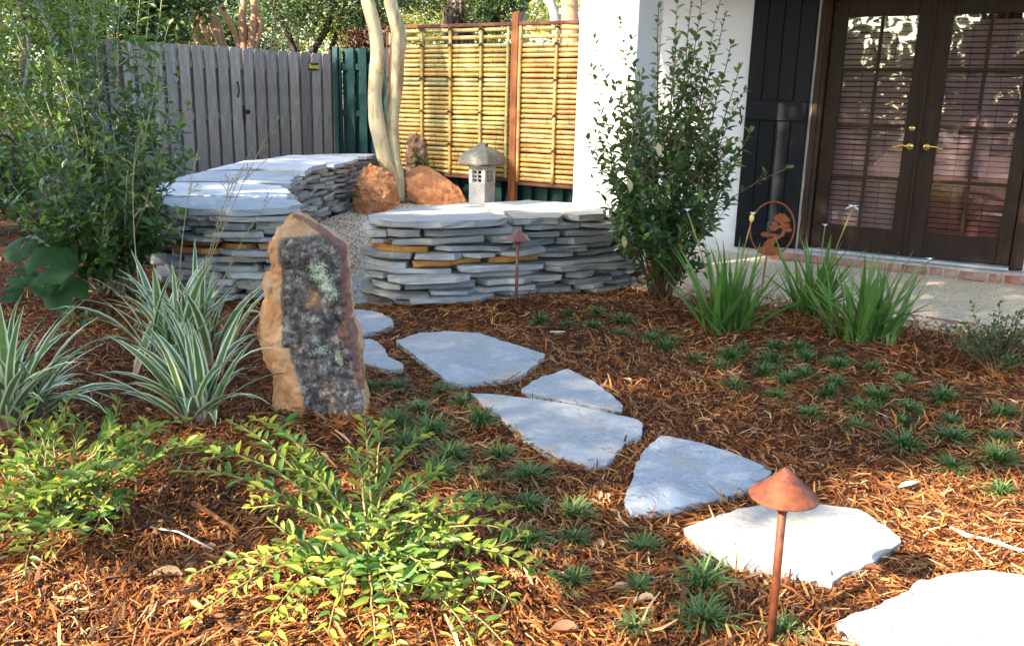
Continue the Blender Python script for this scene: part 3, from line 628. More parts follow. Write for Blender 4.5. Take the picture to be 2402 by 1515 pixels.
# ------------------------------------------------------------------ board fences
def picket_mesh(w, h, th, mat, seed):
    rr = random.Random(seed); c = w * .2; m = MB(); o_ = rr.uniform(-.004, .004)
    m.prism([(-w / 2, 0), (w / 2, 0), (w / 2, h - c), (w / 2 - c, h + o_), (-w / 2 + c, h - o_), (-w / 2, h - c)], -th / 2, th / 2)
    m.v = [(x, z, y) for x, y, z in m.v]; m.f = [tuple(reversed(f)) for f in m.f]; return m.mesh('picket', mat)
def fence(name, label, P0, ang, L, pitch, w, h, mat, rails, cols, front_sign, seed, railmat=None, start=.5, wr=1.0):
    root = thing(name, label, 'fence', tuple(P0), rotz=ang); rr = random.Random(seed)
    ms = [picket_mesh(w * f, h, .02, mat, seed + i) for i, f in enumerate((.97, 1.0, 1.03))]; n = int(L / pitch); mr = [picket_mesh(w * wr, h, .02, mat, seed + 9)]
    for i in range(n):
        x = (i + start) * pitch; f = rr.uniform(.74, 1.2); c = tuple(v * f for v in rr.choice(cols))
        link('picket', rr.choice(ms), root, Matrix.Translation((x, front_sign * .034, rr.uniform(-.008, .008))) @ Matrix.Rotation(rr.uniform(-.004, .004), 4, 'Y') @ Matrix.Rotation(rr.uniform(-.02, .02), 4, 'Z'), c)
        c = tuple(v * rr.uniform(.86, 1.1) for v in rr.choice(cols))
        link('picket', rr.choice(mr), root, Matrix.Translation((x + pitch / 2, -front_sign * .034, rr.uniform(-.01, .006))), c)
    for z in rails:
        m = MB(); m.box((L / 2, 0, z), (L, .04, .085)); m.part('rail', railmat or mat, root, color=(.8, .8, .8))
    return root
KC = np.array([-2.69, 13.10, 0.0])                # the corner where the two fences meet
gA = R(225 + 1.0)
pal = [(.95, .95, .97), (.85, .84, .86), (1.05, 1.02, 1.0), (.9, .92, .9)]
grey = fence('wooden_fence', 'weathered grey picket fence with black gate latch, left of the green fence', KC, gA, 3.62, .1765, .133, 1.935, MAT['wood_grey'], (.32, 1.06, 1.70), pal, 1, 300, start=.45)
def fpt(x, y, off=0.0):                           # a point on the face of the grey fence, in the fence's own axes
    tv = np.array([math.cos(gA), math.sin(gA), 0]); p = pl(x, y, KC, tv) - KC; return (float(p @ tv), float(p[2]))
hx_, hz_ = fpt(553, 210); lx, lz = fpt(568, 264)
m = MB(); m.tube([(hx_, .046, hz_ + .095), (hx_ , .062, hz_ + .07), (hx_, .085, hz_ + .03), (hx_, .085, hz_ - .03), (hx_, .062, hz_ - .07), (hx_, .046, hz_ - .095)], [.012, .009, .009, .009, .009, .012], 8); m.part('gate_handle', MAT['black_iron'], grey, True)
m = MB(); m.box((lx, .050, lz), (.03, .012, .17)); m.box((lx - .045, .051, lz + .01), (.07, .014, .05)); m.tube([(lx - .08, .06, lz + .01), (lx - .06, .075, lz + .012)], .01, 8); m.part('gate_latch', MAT['black_iron'], grey)
green = fence('green_fence', 'dark green painted board fence behind the bamboo screen', KC + HT * .02 - HN * 0.14, -HA, 4.6, .228, .128, 2.02, MAT['green_paint'], (.45, 1.12, 1.76), [(1, 1, 1)], -1, 330, start=.22, wr=1.45)
m = MB(); m.box((.02, -.05, 1.0), (.09, .05, 2.08)); m.part('post', MAT['green_paint'], green)
# name sign on the fence
sx, sz = fpt(730, 156)
tv = np.array([math.cos(gA), math.sin(gA), 0]); tn = np.array([-math.sin(gA), math.cos(gA), 0])
sp_ = KC + tv * sx + tn * .062 + np.array([0, 0, sz])
sign = thing('name_sign', 'small black sign with yellow lettering screwed to the grey fence', 'sign', tuple(sp_), rotz=gA + math.pi)
m = MB(); m.box((0, .006, 0), (.168, .012, .092), 0, .003); m.part('plate', MAT['sign_black'], sign)
def letters(txt, size, off, mat, parent, mtx, name='lettering'):
    cu = bpy.data.curves.new('lettering', 'FONT'); cu.body = txt; cu.size = size; cu.align_x = 'CENTER'; cu.align_y = 'CENTER'; cu.extrude = .0015; cu.offset = off; cu.space_character = .92
    t = bpy.data.objects.new('lettering', cu); COL.objects.link(t); bpy.context.view_layer.update()
    me = bpy.data.meshes.new_from_object(t.evaluated_get(bpy.context.evaluated_depsgraph_get())); bpy.data.objects.remove(t); me.materials.clear(); me.materials.append(mat)
    return link(name, me, parent, mtx)
letters('Scott', .083, .0022, MAT['sign_yellow'], sign, Matrix.Translation((0, -.0022, -.004)) @ Matrix.Rotation(math.pi / 2, 4, 'X'))
m = MB(); m.box((.0, -.001, .036), (.06, .003, .012)); m.part('red_stripe', MAT['corten'], sign)

# ------------------------------------------------------------------ dry-stacked slate walls
GREYS = [(.34, .345, .33), (.40, .405, .385), (.28, .29, .285), (.43, .415, .37), (.35, .36, .365), (.48, .48, .46), (.31, .30, .275), (.24, .245, .245)]
def resample(pts, step, closed=True):
    P = np.array(pts, float); Q = np.vstack([P, P[:1]]) if closed else P
    seg = np.linalg.norm(np.diff(Q, axis=0), axis=1); cum = np.concatenate([[0], np.cumsum(seg)]); n = max(4, int(cum[-1] / step))
    u = np.linspace(0, cum[-1], n, endpoint=not closed); return np.column_stack([np.interp(u, cum, Q[:, i]) for i in range(2)]), cum[-1]
def slab_mesh(poly, z0, z1, rr, rag=.012, name='slate', mat=None, step=.075):
    P, L = resample(poly, step); n = len(P); c = P.mean(0)
    d = P - c; d /= np.linalg.norm(d, axis=1)[:, None] + 1e-9
    P = P + d * np.array([[rr.uniform(-rag, rag)] for _ in range(n)])
    t = z1 - z0; V = []; lean = rr.uniform(-.4, 1.0)
    for zz, base in ((z0, .8 * max(0, lean)), (z0 + t * .25, .12), (z1 - t * .06, .0), (z1, .12)):
        ins = np.array([[base * rag + rr.uniform(0, rag * .9)] for _ in range(n)]); Q = P - d * ins
        V += [(q[0], q[1], zz + rr.uniform(-.05, .05) * t) for q in Q]
    V += [(c[0], c[1], z0), (c[0], c[1], z1)]; k = len(V) - 2
    Fc = [(i * n + j, i * n + (j + 1) % n, (i + 1) * n + (j + 1) % n, (i + 1) * n + j) for i in range(3) for j in range(n)]
    Fc += [(k, (j + 1) % n, j) for j in range(n)] + [(k + 1, 3 * n + j, 3 * n + (j + 1) % n) for j in range(n)]
    return mesh(name, V, Fc, mat or MAT['slate'])
def area2(p): p = np.array(p); return np.sum(p[:, 0] * np.roll(p[:, 1], -1) - np.roll(p[:, 0], -1) * p[:, 1])
def dry_wall(name, label, loop, H, courses, seed, lens, rust, bulge=lambda z: 0.0, hidden=lambda p: False, depth=.24):
    rr = random.Random(seed)
    if area2(loop) < 0: loop = loop[::-1]
    base = np.array(loop).mean(0); root = thing(name, label, 'stone wall', (base[0], base[1], 0))
    P, L = resample(np.array(loop) - base, .04); n = len(P)
    tg = np.roll(P, -1, 0) - np.roll(P, 1, 0)
    for _ in range(4): tg = (np.roll(tg, 1, 0) + tg + np.roll(tg, -1, 0)) / 3
    tg /= np.linalg.norm(tg, axis=1)[:, None]; NR = np.column_stack([tg[:, 1], -tg[:, 0]])
    zc = [0.0]
    for c in range(courses): zc.append(zc[-1] + rr.uniform(.75, 1.25))
    zc = [-.015 + z / zc[-1] * (H + .015) for z in zc]; dl = L / n
    for c in range(courses):
        z0, z1 = zc[c], zc[c + 1]; i = rr.randrange(n); end = i + n
        while i < end:
            hid = hidden(P[i % n] + base); ln = rr.uniform(*((.7, 1.0) if hid else lens)); j = min(end, i + max(3, int(ln / dl)))
            if end - j < .14 / dl: j = end
            idx = np.arange(i, j + 1); off = bulge((z0 + z1) / 2) + rr.uniform(-.070, .055); gap = rr.uniform(.002, .014)
            skew = rr.uniform(-.03, .03)
            w = np.linspace(-1, 1, len(idx))
            out = P[idx % n] + NR[idx % n] * (off + skew * w + np.array([rr.uniform(-.006, .006) for _ in idx]))[:, None]
            # chamfered, ragged ends
            out[0] -= NR[i % n] * rr.uniform(0, .09); out[-1] -= NR[j % n] * rr.uniform(0, .09)
            inn = P[idx % n] - NR[idx % n] * (depth + rr.uniform(-.05, .05))
            poly = np.vstack([out + 0, inn[::-1]]); tt = rr.uniform(.70, .94); zz0 = z0 + (1 - tt) * (z1 - z0) * rr.uniform(0, .6)
            zz1 = zz0 + tt * (z1 - z0)
            if not hid and rr.random() < .10: zz1 = zz0 + (z1 - z0) * .6
            me = slab_mesh(poly * np.array([1, 1]), zz0, zz1 , rr, .017, step=.125)
            mid = P[((i + j) // 2) % n]; b = base + mid
            isr = rust(b, (z0 + z1) / 2, rr); cc = rr.choice(GREYS); f = rr.uniform(.85, 1.12)
            if isr: me.materials[0] = MAT['slate_rust']
            o = link('slate', me, root, Matrix.Translation((mid[0], mid[1], zz0)) @ Matrix.Rotation(rr.uniform(-.05, .05), 4, 'X') @ Matrix.Rotation(rr.uniform(-.045, .045), 4, 'Y') @ Matrix.Translation((-mid[0], -mid[1], -zz0)), tuple(v * f for v in cc))
            if isr: o['label'] = 'rust stained slate'
            i = j
    return root, base
def caps(root, base, polys, z, seed, cols=None, th=.042):
    rr = random.Random(seed)
    for k, p in enumerate(polys):
        q = [np.array(v[:2]) - base for v in p]; dz = p[0][2] if len(p[0]) > 2 else 0
        me = slab_mesh(q, z + dz, z + dz + th * rr.uniform(.9, 1.15), rr, .020, step=.11, name='cap_slate'); f = rr.uniform(.85, 1.15); c = rr.choice(cols or GREYS); q0 = np.mean(q, axis=0)
        link('cap_slate', me, root, Matrix.Translation((q0[0], q0[1], z)) @ Matrix.Rotation(rr.uniform(-.022, .022), 4, 'X') @ Matrix.Rotation(rr.uniform(-.022, .022), 4, 'Y') @ Matrix.Translation((-q0[0], -q0[1], -z + rr.uniform(0, .012))), tuple(v * f for v in c))
fill = lambda loop, k: [tuple(np.array(loop).mean(0) + (np.array(p) - np.array(loop).mean(0)) * k) for p in loop]
rw, rb = dry_wall('slate_wall', 'dry stacked grey slate wall in front of the white pillar, right of the gravel gap', RIGHT_WALL, .50, 11, 41, (.26, .85),
                  lambda b, z, rr: (b[1] < 6.0 and b[0] > -.9 and .27 < z < .315) or (rr.random() < .03), lambda z: .02 - .03 * z, lambda p: p[1] > .55 * p[0] + 6.55)
caps(rw, rb, [
    [(-.99, 5.98), (-.93, 5.72), (-.72, 5.585), (-.42, 5.63), (-.12, 5.79), (-.02, 5.95), (-.18, 6.35), (-.28, 6.90), (-.6, 6.86), (-.86, 6.45)],
    [(-.0, 5.97), (.10, 5.99), (.32, 6.13), (.36, 6.25), (.30, 6.5), (.12, 6.62), (-.13, 6.5)],
    [(.385, 6.25), (.42, 6.18), (.62, 6.26), (.66, 6.36), (.68, 6.72), (.60, 6.98), (.1, 7.2), (-.24, 7.02), (-.14, 6.56), (.13, 6.66), (.33, 6.53)],
    [(.69, 6.37), (.80, 6.40), (.96, 6.53), (.97, 6.62), (.82, 6.76), (.71, 6.74)]], .502, 5, [(.31, .325, .335), (.34, .345, .335), (.355, .35, .315), (.30, .32, .34)])
lw, lb = dry_wall('slate_wall', 'curved dry stacked grey slate wall along the wooden fence, behind the standing stone', LEFT_WALL, .555, 12, 73, (.25, .7),
                  lambda b, z, rr: (b[1] < 5.95 and .33 < z < .38) or rr.random() < .045, lambda z: .05 * math.sin(z * 5), lambda p: p[0] < -2.35 and p[1] > 6.2, .26)
LC = [(.40, .425, .45), (.46, .48, .495), (.36, .395, .43), (.43, .43, .415)]
caps(lw, lb, [
    [(-1.44, 6.02), (-1.50, 5.83), (-1.66, 5.70), (-1.97, 5.66), (-2.28, 5.80), (-2.58, 6.22), (-2.30, 6.42), (-1.95, 6.42), (-1.58, 6.30)],
    [(-1.66, 6.40), (-2.3, 6.50), (-2.60, 6.28), (-2.80, 6.85), (-2.93, 7.4), (-2.4, 7.55), (-1.95, 7.45), (-1.75, 6.9)],
    [(-1.90, 7.50), (-2.4, 7.62), (-2.95, 7.46), (-3.05, 8.7), (-2.6, 8.95), (-2.12, 8.75), (-2.0, 8.0)],
    [(-2.08, 8.80), (-2.6, 9.02), (-3.06, 8.78), (-3.03, 10.05), (-2.5, 10.15), (-2.06, 9.9), (-2.12, 9.3)],
    [(-2.03, 9.96), (-2.5, 10.22), (-3.02, 10.12), (-2.80, 11.1), (-2.35, 11.25), (-1.92, 11.1), (-1.96, 10.5)],
    [(-1.86, 11.16, .01), (-2.35, 11.32), (-2.78, 11.18), (-2.47, 11.98), (-2.1, 12.2), (-1.80, 11.95), (-1.84, 11.5)]], .558, 9, LC)

# ================================================================== OBJECTS
# ------------------------------------------------------------------ stepping stones
FL = ['small pale grey stepping stone half hidden behind the standing stone, farthest along the path', 'notched grey stepping stone beside the standing stone, second farthest along the path',
      'large five-sided grey stepping stone in the middle of the mulch path', 'narrow triangular blue grey stepping stone lying between two larger stones',
      'long pointed pale grey stepping stone with a chipped right end', 'blue grey fan shaped stepping stone with white flecks beside the near path light',
      'sunlit cream stepping stone behind the near path light pole', 'large sunlit white stepping stone nearest the camera, cut by the picture edge']
for k, ((px, tint), poly) in enumerate(zip(FLAGS, flag_polys)):
    rr = random.Random(500 + k); c = np.mean(poly, axis=0)
    me = slab_mesh([np.array(p) - c for p in poly], -.028, 0.0, rr, .006, 'flagstone', MAT['flagstone'], .035)
    o = link('flagstone', me, None, Matrix.Translation((c[0], c[1], FLAG_Z)), tint); tag(o, FL[k], 'stepping stone', 'stepping stones of the mulch path')
rr = random.Random(3); c = np.mean(THRESH, axis=0)
o = link('flagstone', slab_mesh([np.array(p) - c for p in THRESH], -.03, 0, rr, .01, 'flagstone', MAT['flagstone'], .05), None, Matrix.Translation((c[0], c[1], .018)), (.33, .33, .31))
tag(o, 'flat grey slab bridging the gap between the slate walls at the gravel edge', 'stepping stone', 'stepping stones of the mulch path')

# ------------------------------------------------------------------ rocks
def hull_rock(pts, cuts, amp, seed, mat, name, sharp=1.0):
    bm = bmesh.new()
    for p in pts: bm.verts.new(p)
    r_ = bmesh.ops.convex_hull(bm, input=bm.verts)
    bmesh.ops.delete(bm, geom=[e for e in r_['geom_interior'] if isinstance(e, bmesh.types.BMVert)], context='VERTS')
    bmesh.ops.triangulate(bm, faces=bm.faces)
    for _ in range(cuts):
        bmesh.ops.subdivide_edges(bm, edges=bm.edges, cuts=1, use_grid_fill=True, smooth=.03)
    from mathutils import noise as mn
    bmesh.ops.recalc_face_normals(bm, faces=bm.faces); bm.normal_update()
    for v in bm.verts:
        p = v.co * 7 + Vector((seed * 3.1, seed, 0)); a = mn.fractal(p, .8, 2.1, 5) ; b = mn.turbulence(v.co * 16 + Vector((seed, 0, 0)), 3, False)
        v.co += v.normal * (amp * (a * .9 + (b - .5) * .8))
    me = bpy.data.meshes.new(name); bm.to_mesh(me); bm.free(); me.materials.append(mat); return me
c = gp(864, 506); S = float((c - CC) @ FW) / FPX
def rp(x, y, dpt): return ((x - 864) * S, dpt, (506 - y) * S * 1.02)
L1 = hull_rock([rp(862, 388, .12), rp(845, 402, .08), rp(888, 408, .10), rp(915, 408, .16), rp(834, 425, .05), rp(822, 466, .06), rp(824, 492, .02), rp(842, 503, -.05), rp(862, 508, -.10), rp(900, 498, -.04), rp(936, 480, .10), rp(925, 440, .10), rp(878, 440, -.06), rp(850, 470, -.10), rp(925, 480, .40), rp(835, 480, .40), rp(870, 410, .36), rp(900, 470, -.10)], 5, .021, 1, MAT['rock_orange'], 'boulder')
o = link('boulder', L1, None, Matrix.Translation((c[0], c[1] + .1, -.01))); tag(o, 'rough upright orange boulder at the left foot of the twin trunk', 'boulder', 'orange garden boulders')
c2 = gp(1015, 484); S = float((c2 - CC) @ FW) / FPX
def rp2(x, y, dpt): return ((x - 1015) * S * 1.04, dpt, (484 - y) * S * 1.04)
L2 = hull_rock([rp2(948, 424, .18), rp2(956, 412, .34), rp2(975, 397, .45), rp2(1000, 402, .47), rp2(1040, 430, .34), rp2(1003, 452, .02), rp2(962, 446, .03), rp2(958, 470, .06), rp2(990, 485, .0), rp2(1092, 480, .12), rp2(1072, 445, .30), rp2(1092, 482, .4), rp2(955, 480, .4)], 5, .009, 5, MAT['rock_orange'], 'boulder')
o = link('boulder', L2, None, Matrix.Translation((c2[0], c2[1], 0))); tag(o, 'orange boulder with a smooth tilted top, between the twin trunk and the stone lantern', 'boulder', 'orange garden boulders')
c3 = gp(960, 440); c3 = np.array([-1.29, 12.1, 0]); S3 = 11.9 / FPX
def rp3(x, y, dpt): return ((x - 962) * S3, dpt, (478 - y) * S3)
o = link('boulder', hull_rock([rp3(935, 318, .1), rp3(952, 320, .06), rp3(975, 340, .05), rp3(985, 350, .1), rp3(990, 400, .05), rp3(990, 470, .02), rp3(925, 470, .0), rp3(925, 380, .03), rp3(940, 380, -.1), rp3(970, 420, -.12), rp3(935, 330, .3), rp3(980, 380, .3), rp3(985, 470, .3), rp3(930, 470, .3)], 4, .03, 9, MAT['rock_brown'], 'boulder'), None, Matrix.Translation(tuple(c3)))
tag(o, 'tall grey brown boulder standing behind the twin trunk against the bamboo screen', 'boulder')

# the standing stone: lofted cross-sections from its outline
bs_ = on(740, 975); SS = float((bs_ - CC) @ FW) / FPX
OUTL = [(1.00, 392, 450, 415), (.985, 370, 505, 412), (.965, 345, 560, 400), (.938, 290, 625, 360), (.895, 250, 706, 335), (.862, 224, 776, 328), (.835, 208, 796, 328), (.80, 205, 797, 330), (.765, 214, 800, 330), (.72, 216, 800, 330), (.715, 182, 801, 330), (.65, 180, 802, 330), (.58, 178, 806, 325), (.52, 140, 812, 322), (.47, 128, 818, 320), (.43, 102, 824, 316), (.36, 102, 838, 312), (.29, 130, 852, 330), (.24, 158, 858, 350), (.18, 184, 868, 380), (.10, 190, 880, 390), (.0, 194, 893, 395), (-.06, 196, 895, 395)]
lv = np.linspace(-.05, 1.0, 130); OL = np.array(OUTL)[::-1]
NR_ = 150; V = []; dark = []; lich = []; red = []
Hs = (1430 - 55) / 3.03 * SS * 1.02
for a in lv:
    xl, xr, xm = [float(np.interp(a, OL[:, 0], OL[:, i])) for i in (1, 2, 3)]
    f = lambda q: (q / 3.03 + 560 - 735) * SS
    xl, xr, xm = f(xl), f(xr), f(xm); top = max(0, (a - .92) / .08) * .7; sh = 1 - .55 * top ** 1.5
    ring = [(xl, .10 + .05 * top), ((xl * .55 + xm * .45), .035 + .08 * top), (xm, .0 + .10 * top), ((xm + xr) / 2, -.012 + .12 * top), (xr - .02, .015 + .12 * top), (xr, .05 + .1 * top), (xr - .02, .20), ((xl + xr) / 2, .25), (xl + .05, .22)]
    Rg = np.array(ring + ring[:1]); sg = np.linalg.norm(np.diff(Rg, axis=0), axis=1); cu = np.concatenate([[0], np.cumsum(sg)]); u = np.linspace(0, cu[-1], NR_, endpoint=False)
    X = np.interp(u, cu, Rg[:, 0]); Y = np.interp(u, cu, Rg[:, 1]); z = a * Hs
    X += .010 * vnoise(u * 9, np.full_like(u, z * 9), 4) + .004 * vnoise(u * 40, np.full_like(u, z * 40), 5); X += .009 * vnoise(u * 22 + 3, np.full_like(u, z * 20), 14) * np.clip(1.2 - a, 0, 1); Y += .010 * vnoise(u * 24 + 9, np.full_like(u, z * 22), 15)
    Y += .016 * vnoise(u * 11 + 5, np.full_like(u, z * 10), 6) + .006 * vnoise(u * 45, np.full_like(u, z * 45), 8)
    Y += .007 * vnoise(u * 60 + 2, np.full_like(u, z * 55), 18) + .004 * vnoise(u * 120, np.full_like(u, z * 110), 19); X += .004 * vnoise(u * 70 + 7, np.full_like(u, z * 60), 20)
    # the hollow and the broken scar on the dark face
    px_ = X / SS / (1 / 3.03) / 1.0 + (735 - 560) * 3.03; py_ = 1430 - a * 1375; front = Y < .12
    Y += np.where(front, .035 * np.exp(-(((px_ - 690) / 60) ** 2 + ((py_ - 790) / 80) ** 2)) - .022 * np.exp(-(((px_ - 740) / 45) ** 2 + ((py_ - 850) / 60) ** 2)) + .018 * np.exp(-(((px_ - 540) / 90) ** 2 + ((py_ - 640) / 60) ** 2)) + .02 * np.exp(-(((px_ - 430) / 35) ** 2 + ((py_ - 870) / 50) ** 2)), 0)
    V += [(x, y, z + .012 * float(vnoise(x * 14, a * 3, 2)) * (a > .9)) for x, y in zip(X, Y)]
    xmp = xm / SS * 3.03 + 175 * 3.03
    dk = np.clip((px_ - xmp + 30 - 40 * (a < .35)) / 70, 0, 1) * np.clip((xr / SS * 3.03 + 530 - px_) / 24 - .1, 0, 1) * front * np.clip((0.945 - a - .00010 * np.clip(500 - px_, 0, 400)) / .05, 0, 1) * (1 - .45 * np.exp(-(((px_ - 560) / 90) ** 2 + ((py_ - 610) / 80) ** 2)))
    dk = dk * (1 - .75 * np.exp(-(((px_ - 390) / 50) ** 2 + ((py_ - 1250) / 120) ** 2))); dark += list(np.clip(dk, 0, 1) * .68)
    red += list((np.exp(-(((px_ - 560) / 130) ** 2 + ((py_ - 640) / 70) ** 2)) + np.exp(-(((px_ - 730) / 60) ** 2 + ((py_ - 840) / 70) ** 2)) + 1.5 * np.exp(-((px_ - (xr / SS * 3.03 + 510)) / 38) ** 2) * (py_ < 1250)) * front * .62)
    g2 = lambda x0, y0, a_, b_: np.exp(-(((px_ - x0) / a_) ** 2 + ((py_ - y0) / b_) ** 2))
    lich += list(np.clip(1.1 * g2(600, 400, 115, 130) + g2(690, 560, 85, 100) + g2(560, 740, 75, 50) + g2(600, 960, 110, 75) + g2(720, 1030, 45, 85) + .75 * g2(450, 480, 60, 80) + .6 * g2(480, 1040, 60, 90), 0, 1) * .9 * front)
n_ = NR_; Fc = [(i * n_ + j, i * n_ + (j + 1) % n_, (i + 1) * n_ + (j + 1) % n_, (i + 1) * n_ + j) for i in range(len(lv) - 1) for j in range(n_)]
Fc.append(tuple(range((len(lv) - 1) * n_, len(lv) * n_)))
me = mesh('standing_stone', V, Fc, MAT['standing_rock'], True)
for nm, dat in (('dark', dark), ('lichen', lich), ('red', red)):
    at = me.attributes.new(nm, 'FLOAT', 'POINT'); at.data.foreach_set('value', np.array(dat, np.float32))
o = link('standing_stone', me, None, Matrix.Translation((bs_[0], bs_[1], bs_[2] - .0)) @ Matrix.Rotation(-ROLL, 4, 'Y')); tag(o, 'upright orange and black standing stone with pale lichen, in the mulch left of the path', 'standing stone')

# ------------------------------------------------------------------ stone lantern
lp = gp(1131, 486); LS = 11.2 / FPX
LC_ = np.array([lp[0], lp[1] - .15, 0]); LS = float((LC_ - CC) @ FW) / FPX
lan = thing('stone_lantern', 'granite garden lantern with mossy curved roof behind the slate wall', 'lantern', tuple(LC_), rotz=-HA)
w = .122; H0 = .47
m = MB(); m.box((0, 0, .03), (.46, .46, .06), 0, .01); m.part('base', MAT['granite'], lan)
# shaft in four corner posts with a latticed window box in each face
m = MB(); m.box((0, 0, .06 + (H0 - .21) / 2), (w * 2, w * 2, H0 - .21), 0, .008)
m.box((0, 0, H0 + .055), (w * 2 + .01, w * 2 + .01, .05), 0, .006)
for a in (-1, 1):
    for b in (-1, 1): m.box((a * (w - .028), b * (w - .028), H0 - .06), (.056, .056, .18), 0, .004)
m.part('shaft', MAT['granite'], lan)
for k in range(4):
    an = k * math.pi / 2; m = MB()
    m.box((0, -w + .018, H0 - .138), (.132, .02, .024)); m.box((0, -w + .018, H0 + .02), (.132, .02, .020))
    m.box((0, -w + .018, H0 - .058), (.020, .018, .134))
    for z in (H0 - .085, H0 - .035): m.box((0, -w + .022, z), (.13, .012, .014))
    m.v = [(x * math.cos(an) - y * math.sin(an), x * math.sin(an) + y * math.cos(an), z) for x, y, z in m.v]; m.part('window_lattice', MAT['granite'], lan)
m = MB(); m.box((0, 0, H0 - .06), (.13, .13, .16)); m.part('firebox', MAT['dark_room'], lan)  # dark block stands in for the shade inside the window box
V = []; K = 9; prof = [(.0, .215, .0), (.0, .228, .016), (.1, .224, .045), (.3, .195, .105), (.55, .15, .165), (.78, .10, .205), (1.0, .062, .225)]
SEG = 10
for t_, hwid, z in prof:
    for side in range(4):
        for q in range(SEG):
            u = -1 + 2 * q / SEG; x, y = u * hwid, -hwid; upc = .02 * abs(u) ** 3 * (1 - t_)
            for _ in range(side): x, y = -y, x
            V.append((x + .004 * math.sin(q * 9 + z * 70), y + .004 * math.cos(q * 7 + z * 50), H0 + .08 + z + upc + .004 * math.sin(q * 5 + side * 3 + t_ * 20)))
n_ = SEG * 4; Fc = [(i * n_ + j, i * n_ + (j + 1) % n_, (i + 1) * n_ + (j + 1) % n_, (i + 1) * n_ + j) for i in range(len(prof) - 1) for j in range(n_)]
Fc += [tuple(range(n_ - 1, -1, -1)), tuple(range((len(prof) - 1) * n_, len(prof) * n_))]
link('roof', mesh('roof', V, Fc, MAT['granite_mossy']), lan)
m = MB(); m.box((0, 0, H0 + .08 + .225 + .018), (.12, .085, .052), 0, .008); m.part('ridge_block', MAT['granite_mossy'], lan)

# ------------------------------------------------------------------ path lights
def path_light(loc, label, mat, h, rcap, hcap, tilt):
    root = thing('path_light', label, 'path light', tuple(loc), 'copper path lights'); root.rotation_euler = tilt
    m = MB(); rp_ = .0105
    m.tube([(0, 0, -.08), (0, 0, h - hcap * .6)], rp_, 12); m.part('pole', mat, root, True)
    m = MB(); m.lathe([(rp_, h - hcap - .045), (rp_ + .008, h - hcap - .030), (rp_ + .011, h - hcap - .004), (rp_ + .011, h - hcap + .02), (0, h - hcap + .021)], 20); m.part('collar', mat, root, True)
    m = MB(); m.lathe([(.0055, h), (rcap * .5, h - hcap * .5), (rcap, h - hcap)], 48); m.lathe([(.0, h + .0012), (.0056, h + .0004)], 48); m.lathe([(rcap, h - hcap), (rcap, h - hcap - .0028)], 48); m.lathe([(rcap, h - hcap - .003), (.006, h - .009)], 48); m.part('cap', mat, root, True)
    return root
b = gp(1801, 1535, .0); nb = dp(1800, 1600, 1.985)
lx = dp(1842, 1150, 1.99)
path_light((lx[0] + .001, 1.985, g(lx[0], 1.985)), 'near rust coloured path light with conical cap, in front of the cream stepping stone', MAT['rust_copper'], .466 - g(lx[0], 1.985) , .083, .072, (0, -.012, 0))
fb = on(1210, 722); path_light(tuple(fb), 'far brown path light with conical cap, in front of the right slate wall', MAT['rust_brown'], .515, .080, .066, (0, .004, 0))

# ------------------------------------------------------------------ bonsai ornament on a stake
ob = gp(1782, 695, 0.0); OD = float((ob - CC) @ FW); SO = OD / FPX
orn = thing('bonsai_stake', 'rusty metal garden stake with bonsai tree cut-out inside a ring, before the shutter', 'garden stake', tuple(ob), rotz=-.10)
def q6(x, y): return ((1650 + x / 6.06 - 1783) * SO, (690 - (400 + y / 6.06)) * SO)
m = MB(); cx, cz = q6(890, 790); rx, rz = 302 / 6.06 * SO, 372 / 6.06 * SO
m.tube([(cx + rx * math.cos(a), .0, cz + rz * math.sin(a)) for a in np.linspace(0, 2 * math.pi, 49)], .0065, 8, False); m.part('ring', MAT['corten'], orn, True)
BO = [(705, 1095), (735, 1060), (790, 1045), (800, 985), (850, 945), (905, 920), (930, 893), (900, 896), (850, 906), (825, 915), (800, 903), (765, 908), (735, 870), (755, 848), (800, 836), (850, 853), (900, 862), (935, 853), (985, 878), (1010, 868), (1032, 820), (1030, 790), (1000, 772), (960, 795), (940, 815), (905, 822), (870, 806), (840, 768), (860, 750), (905, 758), (880, 735), (870, 712), (893, 690), (940, 688), (962, 722), (980, 746), (1008, 738), (985, 718), (972, 697), (920, 682), (888, 637), (920, 605), (945, 590), (975, 575), (1040, 578), (1078, 615), (1122, 650), (1122, 682), (1080, 702), (1045, 692), (1062, 717), (1100, 708), (1132, 735), (1112, 767), (1072, 762), (1062, 785), (1110, 768), (1152, 780), (1162, 810), (1122, 832), (1080, 822), (1068, 852), (1050, 890), (1010, 922), (970, 947), (945, 987), (927, 1035), (960, 1048), (1012, 1055), (1015, 1100), (985, 1152), (850, 1157), (735, 1140)]
m = MB(); m.prism([q6(x, y) for x, y in BO], -.002, .002); m.v = [(x, z, y) for x, y, z in m.v]; m.f = [tuple(reversed(f)) for f in m.f]; m.part('tree_cutout', MAT['corten'], orn)
m = MB(); m.tube([(q6(850, 1150)[0], 0, q6(850, 1150)[1]), (q6(830, 1300)[0], 0, .1), (0, 0, -.1)], .0055, 8); m.part('stake', MAT['corten'], orn)

